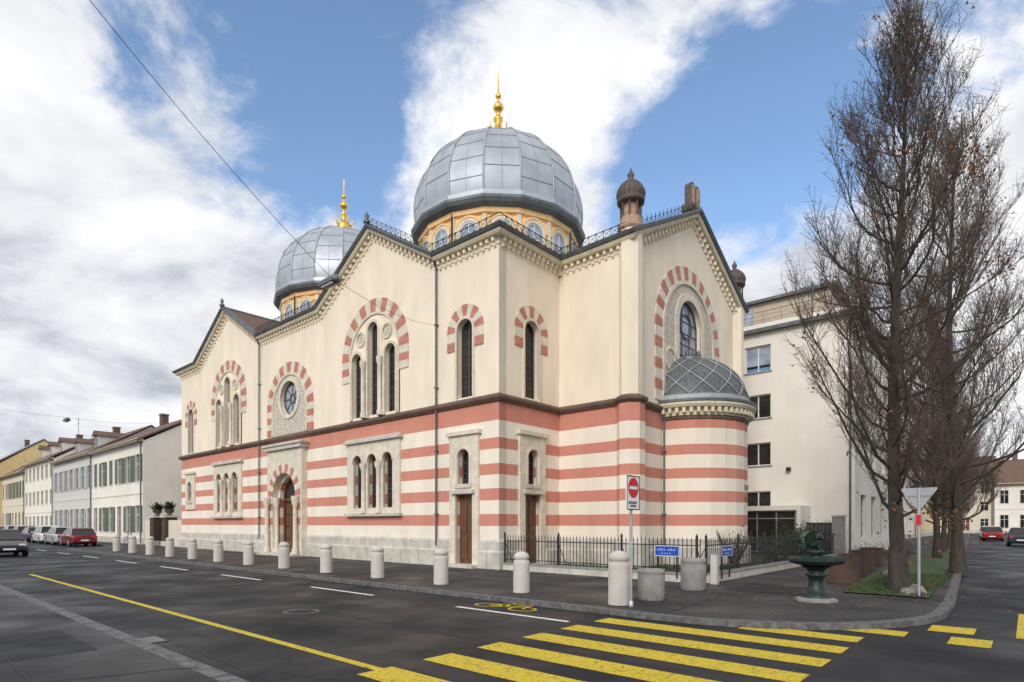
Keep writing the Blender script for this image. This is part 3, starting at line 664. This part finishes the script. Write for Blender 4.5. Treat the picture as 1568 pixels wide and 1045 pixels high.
# ------------------------------------------------------------ trees
def make_tree(seed,H=13.8,rmax=2.2,zlow=1.9,limbs=38):
    rnd=random.Random(seed); B=MB()
    def crown(z):
        t=(z-zlow)/(H-zlow); t=max(0,min(1,t))
        return rmax*(min(1,(t/.25))**.7)*(1-max(0,(t-.25)/.75)**1.9)**.8*.97+.1
    tp=[];tr=[]
    for i in range(13):
        t=i/12; tp.append((.12*math.sin(t*5+seed),.12*math.cos(t*4+seed),H*.97*t)); tr.append(.17*(1-t)**.95+.01)
    tr[0]=.28; B.tube(tp,tr,M_bark,9)
    tips=[]
    def trunk(z):
        q=z/(H*.97)*12; i=min(11,int(q)); return Vector(tp[i]).lerp(Vector(tp[i+1]),q-i),tr[i]
    for L in range(limbs):
        z0=1.7+(H*.9-1.7)*((L+rnd.random())/limbs)**1.0
        base,r0=trunk(z0); az=L*2.399+rnd.uniform(-.4,.4)
        up=rnd.uniform(2.0,4.6)*(1-.4*z0/H); ze=min(z0+up,H*.99); reach=crown(ze)*rnd.uniform(.6,1.1)
        if rnd.random()<.15: ze=z0+up*.5; reach=crown(ze)*.95
        o=Vector((math.cos(az),math.sin(az),0)); n=7; pts=[];rr=[]
        rl=min(.05,r0*.45)*rnd.uniform(.65,1)
        wob=Vector((rnd.uniform(-.15,.15),rnd.uniform(-.15,.15),0))
        for i in range(n+1):
            t=i/n; h=t**.72
            pts.append(base+o*reach*h+Vector((0,0,(ze-z0)*(t**1.25)))+wob*math.sin(t*4)+Vector((rnd.uniform(-.04,.04),rnd.uniform(-.04,.04),0))); rr.append(rl*(1-t)**.9+.005)
        B.tube(pts,rr,M_bark,5)
        ns=int(9+5*(1-z0/H))
        for s in range(ns):
            t=.12+.88*(s+rnd.random())/ns; q=t*n; i=min(n-1,int(q)); p=pts[i].lerp(pts[i+1],q-i)
            d=(pts[i+1]-pts[i]).normalized(); side=Vector((rnd.uniform(-1,1),rnd.uniform(-1,1),rnd.uniform(-.35,.5))).normalized()
            dd=(d*.75+side*.5+Vector((0,0,.45))).normalized(); l=rnd.uniform(.8,1.7)*(1-.4*t)
            e1=p+dd*l*.5; e2=e1+(dd+Vector((0,0,.4))).normalized()*l*.5
            B.tube([p,e1,e2],[.014*(1-t*.5),.009,.004],M_twig,3)
            for w in range(7):
                u=rnd.uniform(.1,1); a=(p.lerp(e1,u*2) if u<.5 else e1.lerp(e2,u*2-1))
                s2=Vector((rnd.uniform(-1,1),rnd.uniform(-1,1),rnd.uniform(-.3,.6))).normalized(); d2=(dd*.75+s2*.6+Vector((0,0,.35))).normalized(); l2=rnd.uniform(.35,.85)
                b=a+d2*l2*.5; c=b+(d2+Vector((0,0,.3))).normalized()*l2*.5
                B.tube([a,b,c],[.006,.005,.003],M_twig,3)
                for v in range(3):
                    s3=Vector((rnd.uniform(-1,1),rnd.uniform(-1,1),rnd.uniform(-.1,1.1))).normalized()
                    a3=a.lerp(c,rnd.uniform(.3,1)); B.tube([a3,a3+s3*rnd.uniform(.12,.3)],[.0045,.0025],M_twig,3)
                if rnd.random()<.022: tips.append((c,.2,4))
    tips.append((Vector((1.25,.75,10.3)),.42,140)); tips.append((Vector((.1,-.3,2.0)),.5,50)); tips.append((Vector((.3,.2,.9)),.4,30))
    for c,sp,k in tips:
        for i in range(k):
            p=c+Vector((rnd.gauss(0,sp),rnd.gauss(0,sp),rnd.gauss(0,sp)))*.6; a=Vector((rnd.uniform(-1,1),rnd.uniform(-1,1),rnd.uniform(-1,1))).normalized()*.055; b=a.orthogonal().normalized()*.035
            B.add([p-a,p+b,p+a,p-b],[(0,1,2,3)],M_leaf)
    return B
t1=make_tree(3,14.0,2.25,1.9,62).build('bare_tree',loc=(11.97,1.47,0))
t2=make_tree(8,14.8,3.5,2.2,54).build('bare_tree',loc=(12.45,9.1,0))
for i,(x,y,s,src,r) in enumerate(((11.0,18.5,.85,t1,1.3),(10.6,27,.8,t2,2.2),(10.1,37,.8,t1,4.0),(9.3,49,.75,t2,.6),(8.5,62,.8,t1,2.7))):
    o=bpy.data.objects.new('bare_tree',src.data); scene.collection.objects.link(o); o.location=(x,y,0); o.scale=(s,s,s); o.rotation_euler[2]=r
def shrub(name,x,y,w,h,n=900,m=M_green,twigs=40):
    B=MB(); cl=[(random.gauss(0,w*.3),random.gauss(0,w*.3),random.uniform(.25,.95)*h,random.uniform(.12,.24)*w*1.3) for _ in range(12)]
    for i in range(n):
        c=random.choice(cl); p=Vector(c[:3])+Vector((random.gauss(0,1),random.gauss(0,1),random.gauss(0,1)))*c[3]*.6
        p.z=max(.05,p.z); a=Vector((random.uniform(-1,1),random.uniform(-1,1),random.uniform(-1,1))).normalized()*.06; b=a.orthogonal().normalized()*.03
        B.add([p-a,p+b,p+a,p-b],[(0,1,2,3)],m)
    for i in range(twigs):
        a=random.uniform(0,2*PI); B.tube([(0,0,0),(w*.25*math.cos(a),w*.25*math.sin(a),h*.5),(w*.5*math.cos(a),w*.5*math.sin(a),h*random.uniform(.8,1.15))],[.015,.01,.004],M_twig,3)
    return B.build(name,loc=(x,y,0))
shrub('garden_shrub',6.9,8.5,1.0,.9); shrub('garden_shrub',6.8,12.5,1.3,1.1,1400); shrub('bare_shrub',6.6,5.0,1.2,1.3,40,M_leaf,90); shrub('bare_shrub',6.9,14.5,1.2,1.6,60,M_leaf,90); shrub('garden_shrub',5.6,16.3,1.8,1.2,1800)
shrub('bare_shrub',11.2,6.5,.9,1.0,60,M_leaf,70)
# ------------------------------------------------------------ white apartment building
wb=group('white_apartment_building'); B=MB(); Gs=MB()
wx0,wx1,wy0,wy1=-14.0,7.6,18.9,33.5; H=12.5
B.M=T(0,wy0); Gs.M=B.M
hs=[]; wins=[]
for cx in (2.7,-3.2,-8.5):
    for z0,z1 in ((2.4,3.5),(4.95,6.25),(7.65,9.0),(10.3,11.8)): wins.append((cx,z0,z1)); hs.append(rect(cx-.72,cx+.72,z0,z1))
B.panel(rect(wx0,wx1,0,H),hs,0,.3,M_bldg)
for cx,z0,z1 in wins:
    top=z0>10
    Gs.box(cx-.72,cx+.72,.2,.24,z0,z1,M_glass)
    for x in (cx-.72,cx-.03,cx+.66): Gs.box(x,x+.06,.14,.199,z0,z1,M_wf)
    for z in (z0,z1-.06): Gs.box(cx-.66,cx+.66,.15,.199,z,z+.06,M_wf)
    if top: Gs.box(cx-.66,cx+.66,.16,.195,z0+.4,z1-.07,M_glassb); Gs.box(cx-.66,cx+.66,.16,.195,z0+.06,z0+.25,M_cyan)
    B.box(cx-.8,cx+.8,-.05,.02,z0-.08,z0,M_concd)
B.M=T(wx1,0)@R90; Gs.M=B.M; hs=[];wins=[]
for cy in (21,23.8,26.6,29.4,32.0):
    for z0,z1 in ((.9,3.2),(4.7,6.4),(7.4,9.1),(10.1,11.8)): hs.append(rect(cy-.7,cy+.7,z0,z1)); wins.append((cy,z0,z1))
B.panel(rect(wy0+.002,wy1,0,H),hs,0,.3,M_bldg)
for cx,z0,z1 in wins:
    Gs.box(cx-.7,cx+.7,.2,.24,z0,z1,M_glass)
    for x in (cx-.7,cx-.03,cx+.64): Gs.box(x,x+.06,.14,.199,z0,z1,M_wf)
B.M=I;Gs.M=I
B.box(wx0,wx0+.3,wy0+.31,wy1,0,H,M_bldg); B.box(wx0,wx1-.31,wy1-.3,wy1+.01,0,H,M_bldg)
B.box(wx0-.3,wx1+.35,wy0-.35,wy1+.3,H,H+.2,M_gutter)
B.box(wx0,wx1-1.4,wy0+1.3,wy1-1,H+.2,H+2.15,M_bldg4); B.box(wx0-.2,wx1-1.1,wy0+1.0,wy1-.8,H+2.15,H+2.32,M_gutter)
for k in range(26): B.box(wx0,wx1-1.39,wy0+1.285,wy0+1.3,H+.3+.07*k,H+.31+.07*k,M_turrets)
B.box(wx0,wx1+.1,wy0-.1,wy0-.04,H+.21,H+.5,M_bldg); 
for k in range(22): Gs.box(wx0+k,wx0+k+.03,wy0-.08,wy0-.05,H+.5,H+1.2,M_turrets)
for z in (.72,.95,1.18): Gs.box(wx0,wx1+.05,wy0-.09,wy0-.05,H+z,H+z+.025,M_turrets)
for k in range(15): Gs.box(wx1,wx1+.03,wy0+k,wy0+k+.03,H+.2,H+1.2,M_turrets)
for z in (.72,.95,1.18): Gs.box(wx1,wx1+.04,wy0,wy1,H+z,H+z+.025,M_turrets)
for cx in (1.2,-2.4): Gs.box(cx-.8,cx+.8,wy0+1.24,wy0+1.28,H+.3,H+1.9,M_glassb)
B.lathe([(.75,H+2.3),(.75,H+2.6),(.4,H+2.75),(0,H+2.8)],5.0,wy0+2.2,20,M_alu)
Gs.tube([(5.6,wy0-.08,H),(5.6,wy0-.08,H+2.1)],.05,M_gutter,6)
Gs.tube([(7.4,wy0-.08,.1),(7.4,wy0-.08,H)],.05,M_gutter,6)
Gs.box(4.3,4.5,wy0-.25,wy0,4.55,4.75,M_iron)
Gs.box(1.2,5.2,wy0-1.6,wy0-.01,.1,2.35,M_glass)
for x in (1.2,2.2,3.2,4.2,5.14): Gs.box(x,x+.06,wy0-1.64,wy0-1.58,.1,2.35,M_alu)
for z in (.1,1.9,2.28): Gs.box(1.2,5.2,wy0-1.63,wy0-1.59,z,z+.05,M_alu)
B.box(.9,5.5,wy0-1.9,wy0-.02,2.35,2.6,M_bldg); B.box(5.3,5.5,wy0-1.9,wy0-.02,0,2.35,M_bldg)
B.build('walls',wb); Gs.build('glazing',wb)
B=MB(); B.box(5.7,7.0,17.3,17.38,0,1.7,M_iron)
for k in range(7): B.box(5.75+.18*k,5.85+.18*k,17.26,17.299,.1,1.6,M_gutter)
B.box(7.0,7.5,16.8,17.29,0,2.0,M_concd); B.box(6.95,7.55,16.75,17.34,2.0,2.08,M_stone); B.build('garden_gate')
# ------------------------------------------------------------ generic houses
def house(name,x0,x1,yf,dep,h,rh,wall,cols,floors,M=I,shut=None,roof=None,dorm=0,chim=1):
    g=group(name); B=MB(); Q=MB(); roof=roof or M_tile
    hs=[]; w=(x1-x0)/cols; fh=h/floors
    B.M=M@T(0,yf); Q.M=B.M
    for c in range(cols):
        for f in range(floors):
            cx=x0+w*(c+.5); z0=fh*f+.95; z1=z0+fh*.52
            if f==0 and c==cols//2: z0=.15
            hs.append(rect(cx-.5,cx+.5,z0,z1))
            Q.box(cx-.5,cx+.5,.12,.16,z0,z1,M_glass if z0>.2 else M_wood)
            Q.box(cx-.03,cx+.03,.08,.119,z0,z1,M_wf); Q.box(cx-.5,cx+.5,.09,.118,z0+(z1-z0)*.65,z0+(z1-z0)*.65+.05,M_wf)
            Q.band(rect(cx-.6,cx+.6,z0-.1,z1+.12)+[(cx-.6,z0-.1)],rect(cx-.5,cx+.5,z0,z1)+[(cx-.5,z0)],-.04,.01,M_frame)
            if shut and z0>.2 and (f>0 or c%3):
                if random.random()<.25: Q.box(cx-.48,cx+.48,.02,.06,z0,z1,shut)
                else:
                    for s in (-1,1): Q.box(min(cx+s*.62,cx+s*1.1),max(cx+s*.62,cx+s*1.1),-.08,-.03,z0,z1,shut)
    B.panel(rect(x0,x1,0,h),hs,0,.25,wall)
    B.box(x0,x0+.2,.251,dep,0,h,wall); B.box(x1-.2,x1,.251,dep,0,h,wall); B.box(x0+.2,x1-.2,dep-.2,dep,0,h,wall)
    B.box(x0,x1,-.06,.0,0,.5,M_stone); B.box(x0,x1,-.04,.0,fh-.1,fh,M_frame)
    B.box(x0-.05,x1+.05,-.4,0,h-.02,h+.18,M_frame)
    B.tube([(x1-.25,-.1,.1),(x1-.25,-.1,h)],.05,M_gutter,6)
    yr=dep/2
    for xx in (x0+.002,x1-.002): B.add([(xx,0,h),(xx,dep,h),(xx,yr,h+rh)],[(0,1,2)],wall)
    e=.5; sl=rh/yr
    vs=[(x0-.1,-e,h+.2-e*sl+.3*sl),(x1+.1,-e,h+.2-e*sl+.3*sl),(x1+.1,yr,h+rh+.2),(x0-.1,yr,h+rh+.2),(x0-.1,dep+e,h+.2-e*sl),(x1+.1,dep+e,h+.2-e*sl)]
    B.add(vs,[(0,1,2,3),(3,2,5,4)],roof); B.add([(a,b,c-.15) for a,b,c in vs],[(0,1,2,3),(3,2,5,4)],M_brown)
    B.add([vs[1],vs[2],vs[5]]+[(a,b,c-.15) for a,b,c in (vs[1],vs[2],vs[5])],[(0,1,4,3),(1,2,5,4)],M_brown)
    for k in range(dorm):
        cx=x0+(x1-x0)*(k+.5)/dorm; y0=yr*.25; zb=h+y0*sl
        B.box(cx-.65,cx+.65,y0,y0+2,zb,zb+1.4,wall); Q.box(cx-.45,cx+.45,y0-.03,y0-.001,zb+.35,zb+1.2,M_glass)
        B.add([(cx-.85,y0-.25,zb+1.4),(cx+.85,y0-.25,zb+1.4),(cx,y0-.25,zb+1.95),(cx-.85,y0+2.6,zb+1.4),(cx+.85,y0+2.6,zb+1.4),(cx,y0+2.6,zb+1.95)],[(0,1,2),(0,2,5,3),(1,2,5,4)],roof)
    for k in range(chim):
        cx=x0+(x1-x0)*(.25+.5*k); B.box(cx-.35,cx+.35,yr-.3,yr+.3,h+rh-.6,h+rh+1.1,M_brown); B.box(cx-.42,cx+.42,yr-.37,yr+.37,h+rh+1.1,h+rh+1.2,M_concd)
    B.build('walls_and_roof',g); Q.build('windows',g); return g
house('terraced_house',-52.5,-38.2,0,10,8.2,2.9,M_bldg,6,2,shut=M_shut,chim=2)
house('terraced_house',-68,-52.6,0.02,10,8.3,3.2,M_bldg3,7,2,shut=M_shutw,dorm=2)
house('terraced_house',-84,-68.1,0,10,9.0,3.2,M_bldg,7,3,dorm=3)
house('terraced_house',-101,-84.1,0.02,10,8.4,3.6,M_bldg4,7,2,shut=M_shut,chim=2)
house('terraced_house',-118,-101.1,-.5,11,10.5,4.2,M_bldg2,7,3,roof=M_roof)
house('terraced_house',-140,-118.1,0,11,9,4,M_bldg,8,3,dorm=3)
house('terraced_house',-170,-141,-.3,12,10,4,M_bldg3,10,3)
house('corner_house',-215,-175,-12,14,11,5,M_bldg2,12,3)
house('terraced_house',-12,0,108,10,9,4,M_bldg,5,3,dorm=2); house('terraced_house',.1,10,110,10,8.6,4.5,M_bldg4,4,3,dorm=2); house('terraced_house',10.1,20,109,10,8,4.2,M_bldg,4,2,dorm=1,chim=2); house('terraced_house',20.1,34,109.5,10,9.2,4.2,M_bldg3,6,3)
SM=T(4.2,0)@R90
house('street_house',37,52,0,10,10.2,3.5,M_bldg4,6,3,M=SM); house('street_house',52.1,68,0,10,9,4,M_bldg,6,3,M=SM,dorm=2); house('street_house',68.1,88,0,10,9.5,4,M_bldg2,8,3,M=SM)
B=MB()
for x in (-33.4,-35.9):
    B.box(x-.42,x+.42,-.1,.7,0,2.1,M_corten); B.box(x-.5,x+.5,-.18,.78,2.1,2.25,M_stone); B.box(x-.46,x+.46,-.14,.74,0,.35,M_stone)
    B.lathe([(.22,2.25),(.12,2.35),(.28,2.5),(.34,2.65),(.38,2.7),(.0,2.7)],x,.3,12,M_turret)
    for i in range(90):
        a=random.uniform(0,2*PI); l=random.uniform(.5,1.0); e=random.uniform(.3,1.5)
        p=Vector((x,.3,2.6)); q=p+Vector((math.cos(a)*math.cos(e),math.sin(a)*math.cos(e),math.sin(e)))*l*.6; r=q+Vector((math.cos(a)*.6,math.sin(a)*.6,.5))*l*.4
        s=Vector((-math.sin(a),math.cos(a),0))*.07; B.add([p-s,p+s,q+s*.8,q-s*.8,r],[(0,1,2,3),(3,2,4)],M_green)
B.box(-33,-30.3,.1,.35,0,1.9,M_bldg4); B.box(-38.1,-36.4,.1,.35,0,1.9,M_bldg4)
for k in range(14): B.box(-35.4+.15*k,-35.37+.15*k,.28,.31,.1,1.8,M_iron)
B.box(-35.46,-33.84,.27,.32,1.6,1.65,M_iron); B.build('gate_pillars')
# ------------------------------------------------------------ cars
def car(name,x,y,rot,col,L=4.2,Wd=1.72,Hh=1.45):
    m=mat('car_paint_'+name+str(x),col,.25,metal=.2,var=.03,bump=0)
    m.node_tree.nodes['Principled BSDF'].inputs['Coat Weight'].default_value=.6
    g=MB()
    def loft(secs,mt):
        vs=[];fs=[]
        for X,hw,z0,z1 in secs:
            c=min(.08,(z1-z0)*.3)
            vs+=[(X,-hw*.94,z0),(X,-hw,z0+c),(X,-hw,z1-c*1.4),(X,-hw*.9,z1),(X,hw*.9,z1),(X,hw,z1-c*1.4),(X,hw,z0+c),(X,hw*.94,z0)]
        n=8
        for i in range(len(secs)-1):
            for k in range(n): fs.append((i*n+k,i*n+(k+1)%n,(i+1)*n+(k+1)%n,(i+1)*n+k))
        fs.append(tuple(range(n))); fs.append(tuple(range((len(secs)-1)*n,len(secs)*n)))
        g.add(vs,fs,mt,False)
    h=L/2; w=Wd/2
    loft([(-h,w*.8,.35,.7),(-h+.08,w*.92,.26,.86),(-h+.5,w,.2,.93),(-.3,w,.2,.93),(.7,w,.2,.92),(1.2,w*.99,.2,.86),(h-.35,w*.93,.22,.76),(h-.05,w*.84,.3,.62),(h,w*.75,.36,.52)],m)
    zb=.9; zt=Hh
    def cab(x0,x1,x2,x3,hwb,hwt,z0,z1,mt):
        g.add([(x0,-hwb,z0),(x3,-hwb,z0),(x3,hwb,z0),(x0,hwb,z0),(x1,-hwt,z1),(x2,-hwt,z1),(x2,hwt,z1),(x1,hwt,z1)],[(4,5,6,7),(0,1,5,4),(1,2,6,5),(2,3,7,6),(3,0,4,7)],mt)
    cab(-h+.35,-h+.75,.35,1.15,w*.93,w*.74,zb,zt-.06,M_glass)
    cab(-h+.7,-h+.85,.25,.42,w*.76,w*.68,zt-.07,zt,m)
    for s in (-1,1):
        for xa,xb,dx in ((-h+.35,-h+.75,.08),(-.25,-.25,.06),(1.15,.35,.06)):
            g.add([(xa-dx,s*w*.935,zb-.01),(xa+dx,s*w*.935,zb-.01),(xb+dx,s*w*.75,zt-.06),(xb-dx,s*w*.75,zt-.06)],[(0,1,2,3)],m)
        g.box(.75,.92,s*(w+.08)-.07,s*(w+.08)+.07,.92,1.03,m)
        for X in (-h+.8,h-.85):
            g.M=T(X,s*(w-.1))@Matrix.Rotation(PI/2,4,'X')
            g.lathe([(0,-.1),(.31,-.1),(.32,.1),(.0,.11)],0,.31,20,M_black); g.lathe([(.2,.125),(.19,.13),(0,.135)],0,.31,14,M_alu); g.lathe([(0,-.135),(.19,-.125)],0,.31,14,M_alu); g.M=I
        g.box(h-.2,h-.04,s*w*.62-.14,s*w*.62+.14,.55,.68,M_swhite); g.box(-h-.005,-h+.1,s*w*.68-.1,s*w*.68+.1,.62,.8,M_sred)
    g.box(-h-.012,-h+.02,-.26,.26,.42,.53,M_swhite); g.box(h-.05,h+.008,-.26,.26,.36,.46,M_swhite)
    return g.build(name,loc=(x,y,RZD),rot=rot,bevel=.02)
cc=[(.18,.01,.02),(.45,.46,.47),(.7,.7,.7),(.02,.05,.12),(.05,.05,.055),(.6,.6,.6),(.12,.13,.14),(.3,.31,.33),(.03,.03,.035),(.65,.65,.66)]
for i,c in enumerate(cc): car('parked_car',-41.5-5.3*i,-3.5,PI,c,L=4.0+.25*(i%3),Hh=1.42+.07*(i%3))
for i,c in enumerate(cc[3:8]): car('parked_car',-56-6*i,-11.6,0,c)
car('moving_car',-27.6,-9.9,0,(.02,.02,.025))
car('parked_car',13.9,46,PI/2,(.03,.04,.06)); car('parked_car',11.6,62,PI/2,(.25,.02,.02)); car('parked_car',11.2,68,PI/2,(.5,.5,.5)); car('parked_car',15.6,40,PI/2,(.1,.12,.2)); car('parked_car',10.6,78,PI/2,(.6,.6,.6))
def hang_lamp(p,a,b):
    B=MB(); p=Vector(p)
    for q in (a,b):
        q=Vector(q); B.tube([p.lerp(q,i/8)-Vector((0,0,.25*math.sin(PI*i/8))) for i in range(9)],.006,M_black,4)
    B.build('overhead_wire')
    B=MB(); B.M=T(p.x,p.y,p.z)
    B.tube([(0,0,0),(0,0,-.12)],.03,M_iron,6)
    B.tube([(-.38,0,-.17),(-.3,0,-.14),(.3,0,-.14),(.38,0,-.17)],[.04,.12,.12,.04],M_gutter,8,caps=True); B.box(-.26,.26,-.09,.09,-.25,-.2,M_swhite); B.box(-.34,.34,-.13,.13,-.21,-.14,M_gutter)
    B.build('hanging_street_lamp')
hang_lamp((.76,-7.3,8.05),(-3.3,-.05,9.5),(3.1,-14.9,11.6)); hang_lamp((-28.9,-6.8,8.0),(-30,0,8.8),(-29.5,-14.5,8.8)); hang_lamp((-60,-6.8,8.0),(-60,0,8.0),(-60,-14.5,8.8))
B=MB(); B.tube([(-76,4,12),(-76,4,15)],.03,M_iron); 
for z in (14.3,14.8): B.tube([(-77,4,z),(-75,4,z)],.015,M_iron)
B.build('tv_antenna')
B=MB(); vs=[];fs=[]; n=240
for i in range(n+1):
    a=2*PI*i/n; r=520; h=14+7*math.sin(a*7)+4*math.sin(a*19+1)+random.uniform(-1.2,1.2); vs+=[(r*math.cos(a),r*math.sin(a),-1),(r*math.cos(a),r*math.sin(a),max(4,h*.7))]
for i in range(n): fs.append((2*i,2*i+2,2*i+3,2*i+1))
B.add(vs,fs,mat('hill_haze',(.10,.12,.13),.95,var=.3,scale=.05,bump=0)); B.build('hills')
# ------------------------------------------------------------ world
w=bpy.data.worlds.new('World'); scene.world=w; w.use_nodes=True; nt=w.node_tree; L=nt.links.new
bg=nt.nodes['Background']; bg.inputs['Strength'].default_value=.1
sun_v=Vector((.35,-.94,0)).normalized(); el=math.radians(32)
sky=nd(nt,'ShaderNodeTexSky',sky_type='NISHITA'); sky.sun_disc=False; sky.sun_elevation=el; sky.sun_rotation=math.atan2(sun_v.x,sun_v.y); sky.air_density=1.0; sky.dust_density=.8; sky.ozone_density=1.5
tc_=nd(nt,'ShaderNodeTexCoord'); dirv=tc_.outputs['Generated']
sp=nd(nt,'ShaderNodeSeparateXYZ'); L(dirv,sp.inputs[0])
def math_(op,a,b=None,clamp=False):
    n=nd(nt,'ShaderNodeMath',operation=op,use_clamp=clamp)
    for i,q in enumerate((a,b)):
        if q is None: continue
        if isinstance(q,(int,float)): n.inputs[i].default_value=q
        else: L(q,n.inputs[i])
    return n.outputs[0]
zz=math_('ADD',math_('MAXIMUM',sp.outputs[2],0.0),.32)
cv=nd(nt,'ShaderNodeCombineXYZ'); L(math_('DIVIDE',sp.outputs[0],zz),cv.inputs[0]); L(math_('DIVIDE',sp.outputs[1],zz),cv.inputs[1])
def nz(scale,detail,rough,dist,off):
    mp=nd(nt,'ShaderNodeMapping'); mp.inputs['Location'].default_value=off; L(cv.outputs[0],mp.inputs['Vector'])
    n=nd(nt,'ShaderNodeTexNoise'); n.inputs['Scale'].default_value=scale; n.inputs['Detail'].default_value=detail; n.inputs['Roughness'].default_value=rough; n.inputs['Distortion'].default_value=dist
    L(mp.outputs[0],n.inputs['Vector']); return n.outputs['Fac']
def spot(v,c0,amt):
    v=Vector(v).normalized(); d=nd(nt,'ShaderNodeVectorMath',operation='DOT_PRODUCT'); d.inputs[1].default_value=v; L(dirv,d.inputs[0])
    m=nd(nt,'ShaderNodeMapRange'); m.interpolation_type='SMOOTHSTEP'; m.inputs[1].default_value=c0; m.inputs[2].default_value=1; m.inputs[3].default_value=0; m.inputs[4].default_value=amt; L(d.outputs['Value'],m.inputs[0]); return m.outputs[0]
cov=nz(2.6,8,.60,.5,(1.3,.4,0))
cov=math_('ADD',cov,math_('MULTIPLY',math_('SUBTRACT',nz(7.5,6,.6,.8,(4,1,0)),.5),.24))
for v,c0,am in (((-.981,.469,.769),.972,-.15),((-.839,.594,.86),.965,-.16),((-.90,.54,.60),.982,-.10),((-.522,.872,.66),.975,-.07),((-.355,1.02,.60),.972,-.13),((-.2,1.1,.8),.97,-.07),((-.681,.733,.70),.987,.12),((-1.15,.3,.45),.88,.14),((-.1,1.2,.35),.93,.12),((-.45,.95,.85),.988,.08),((-.60,.82,.45),.985,.06)):
    cov=math_('ADD',cov,spot(v,c0,am))
mk=nd(nt,'ShaderNodeMapRange'); mk.interpolation_type='SMOOTHSTEP'; mk.inputs[1].default_value=.33; mk.inputs[2].default_value=.52; L(cov,mk.inputs[0])
sh=nz(1.9,8,.58,.3,(5,2,0)); sh=math_('ADD',sh,spot((-1.19,.286,.30),.95,-.10))
cr_=nd(nt,'ShaderNodeValToRGB'); e=cr_.color_ramp.elements; e[0].position=.30; e[0].color=(.48,.51,.56,1); e[1].position=.52; e[1].color=(1.0,1.0,1.0,1); q=e.new(.42); q.color=(.80,.82,.85,1); L(sh,cr_.inputs[0])
sc=nd(nt,'ShaderNodeMix',data_type='RGBA',blend_type='MULTIPLY'); sc.inputs[0].default_value=1; L(cr_.outputs[0],sc.inputs[6]); sc.inputs[7].default_value=(10.2,10.2,10.4,1)
skb=nd(nt,'ShaderNodeMix',data_type='RGBA',blend_type='MULTIPLY'); skb.inputs[0].default_value=1; L(sky.outputs[0],skb.inputs[6]); skb.inputs[7].default_value=(2.1,2.2,2.25,1)
mx=nd(nt,'ShaderNodeMix',data_type='RGBA'); L(mk.outputs[0],mx.inputs[0]); L(skb.outputs[2],mx.inputs[6]); L(sc.outputs[2],mx.inputs[7]); L(mx.outputs[2],bg.inputs['Color'])
sd=bpy.data.lights.new('sun','SUN'); sd.energy=2.0; sd.angle=math.radians(22); sd.color=(1,.95,.88)
so=bpy.data.objects.new('sun',sd); scene.collection.objects.link(so)
tosun=Vector((sun_v.x*math.cos(el),sun_v.y*math.cos(el),math.sin(el))); so.rotation_euler=tosun.to_track_quat('Z','Y').to_euler()
# ------------------------------------------------------------ camera
cd=bpy.data.cameras.new('camera'); cam=bpy.data.objects.new('camera',cd); scene.collection.objects.link(cam)
cd.sensor_width=36; cd.lens=20.66; cd.shift_y=.1783; cd.clip_end=2000; cd.clip_start=.1
cam.location=(14.35,-15.6,1.65); cam.rotation_euler=(PI/2,0,math.radians(41.34)); scene.camera=cam
scene.view_settings.view_transform='Standard'; scene.view_settings.look='None'; scene.view_settings.exposure=0
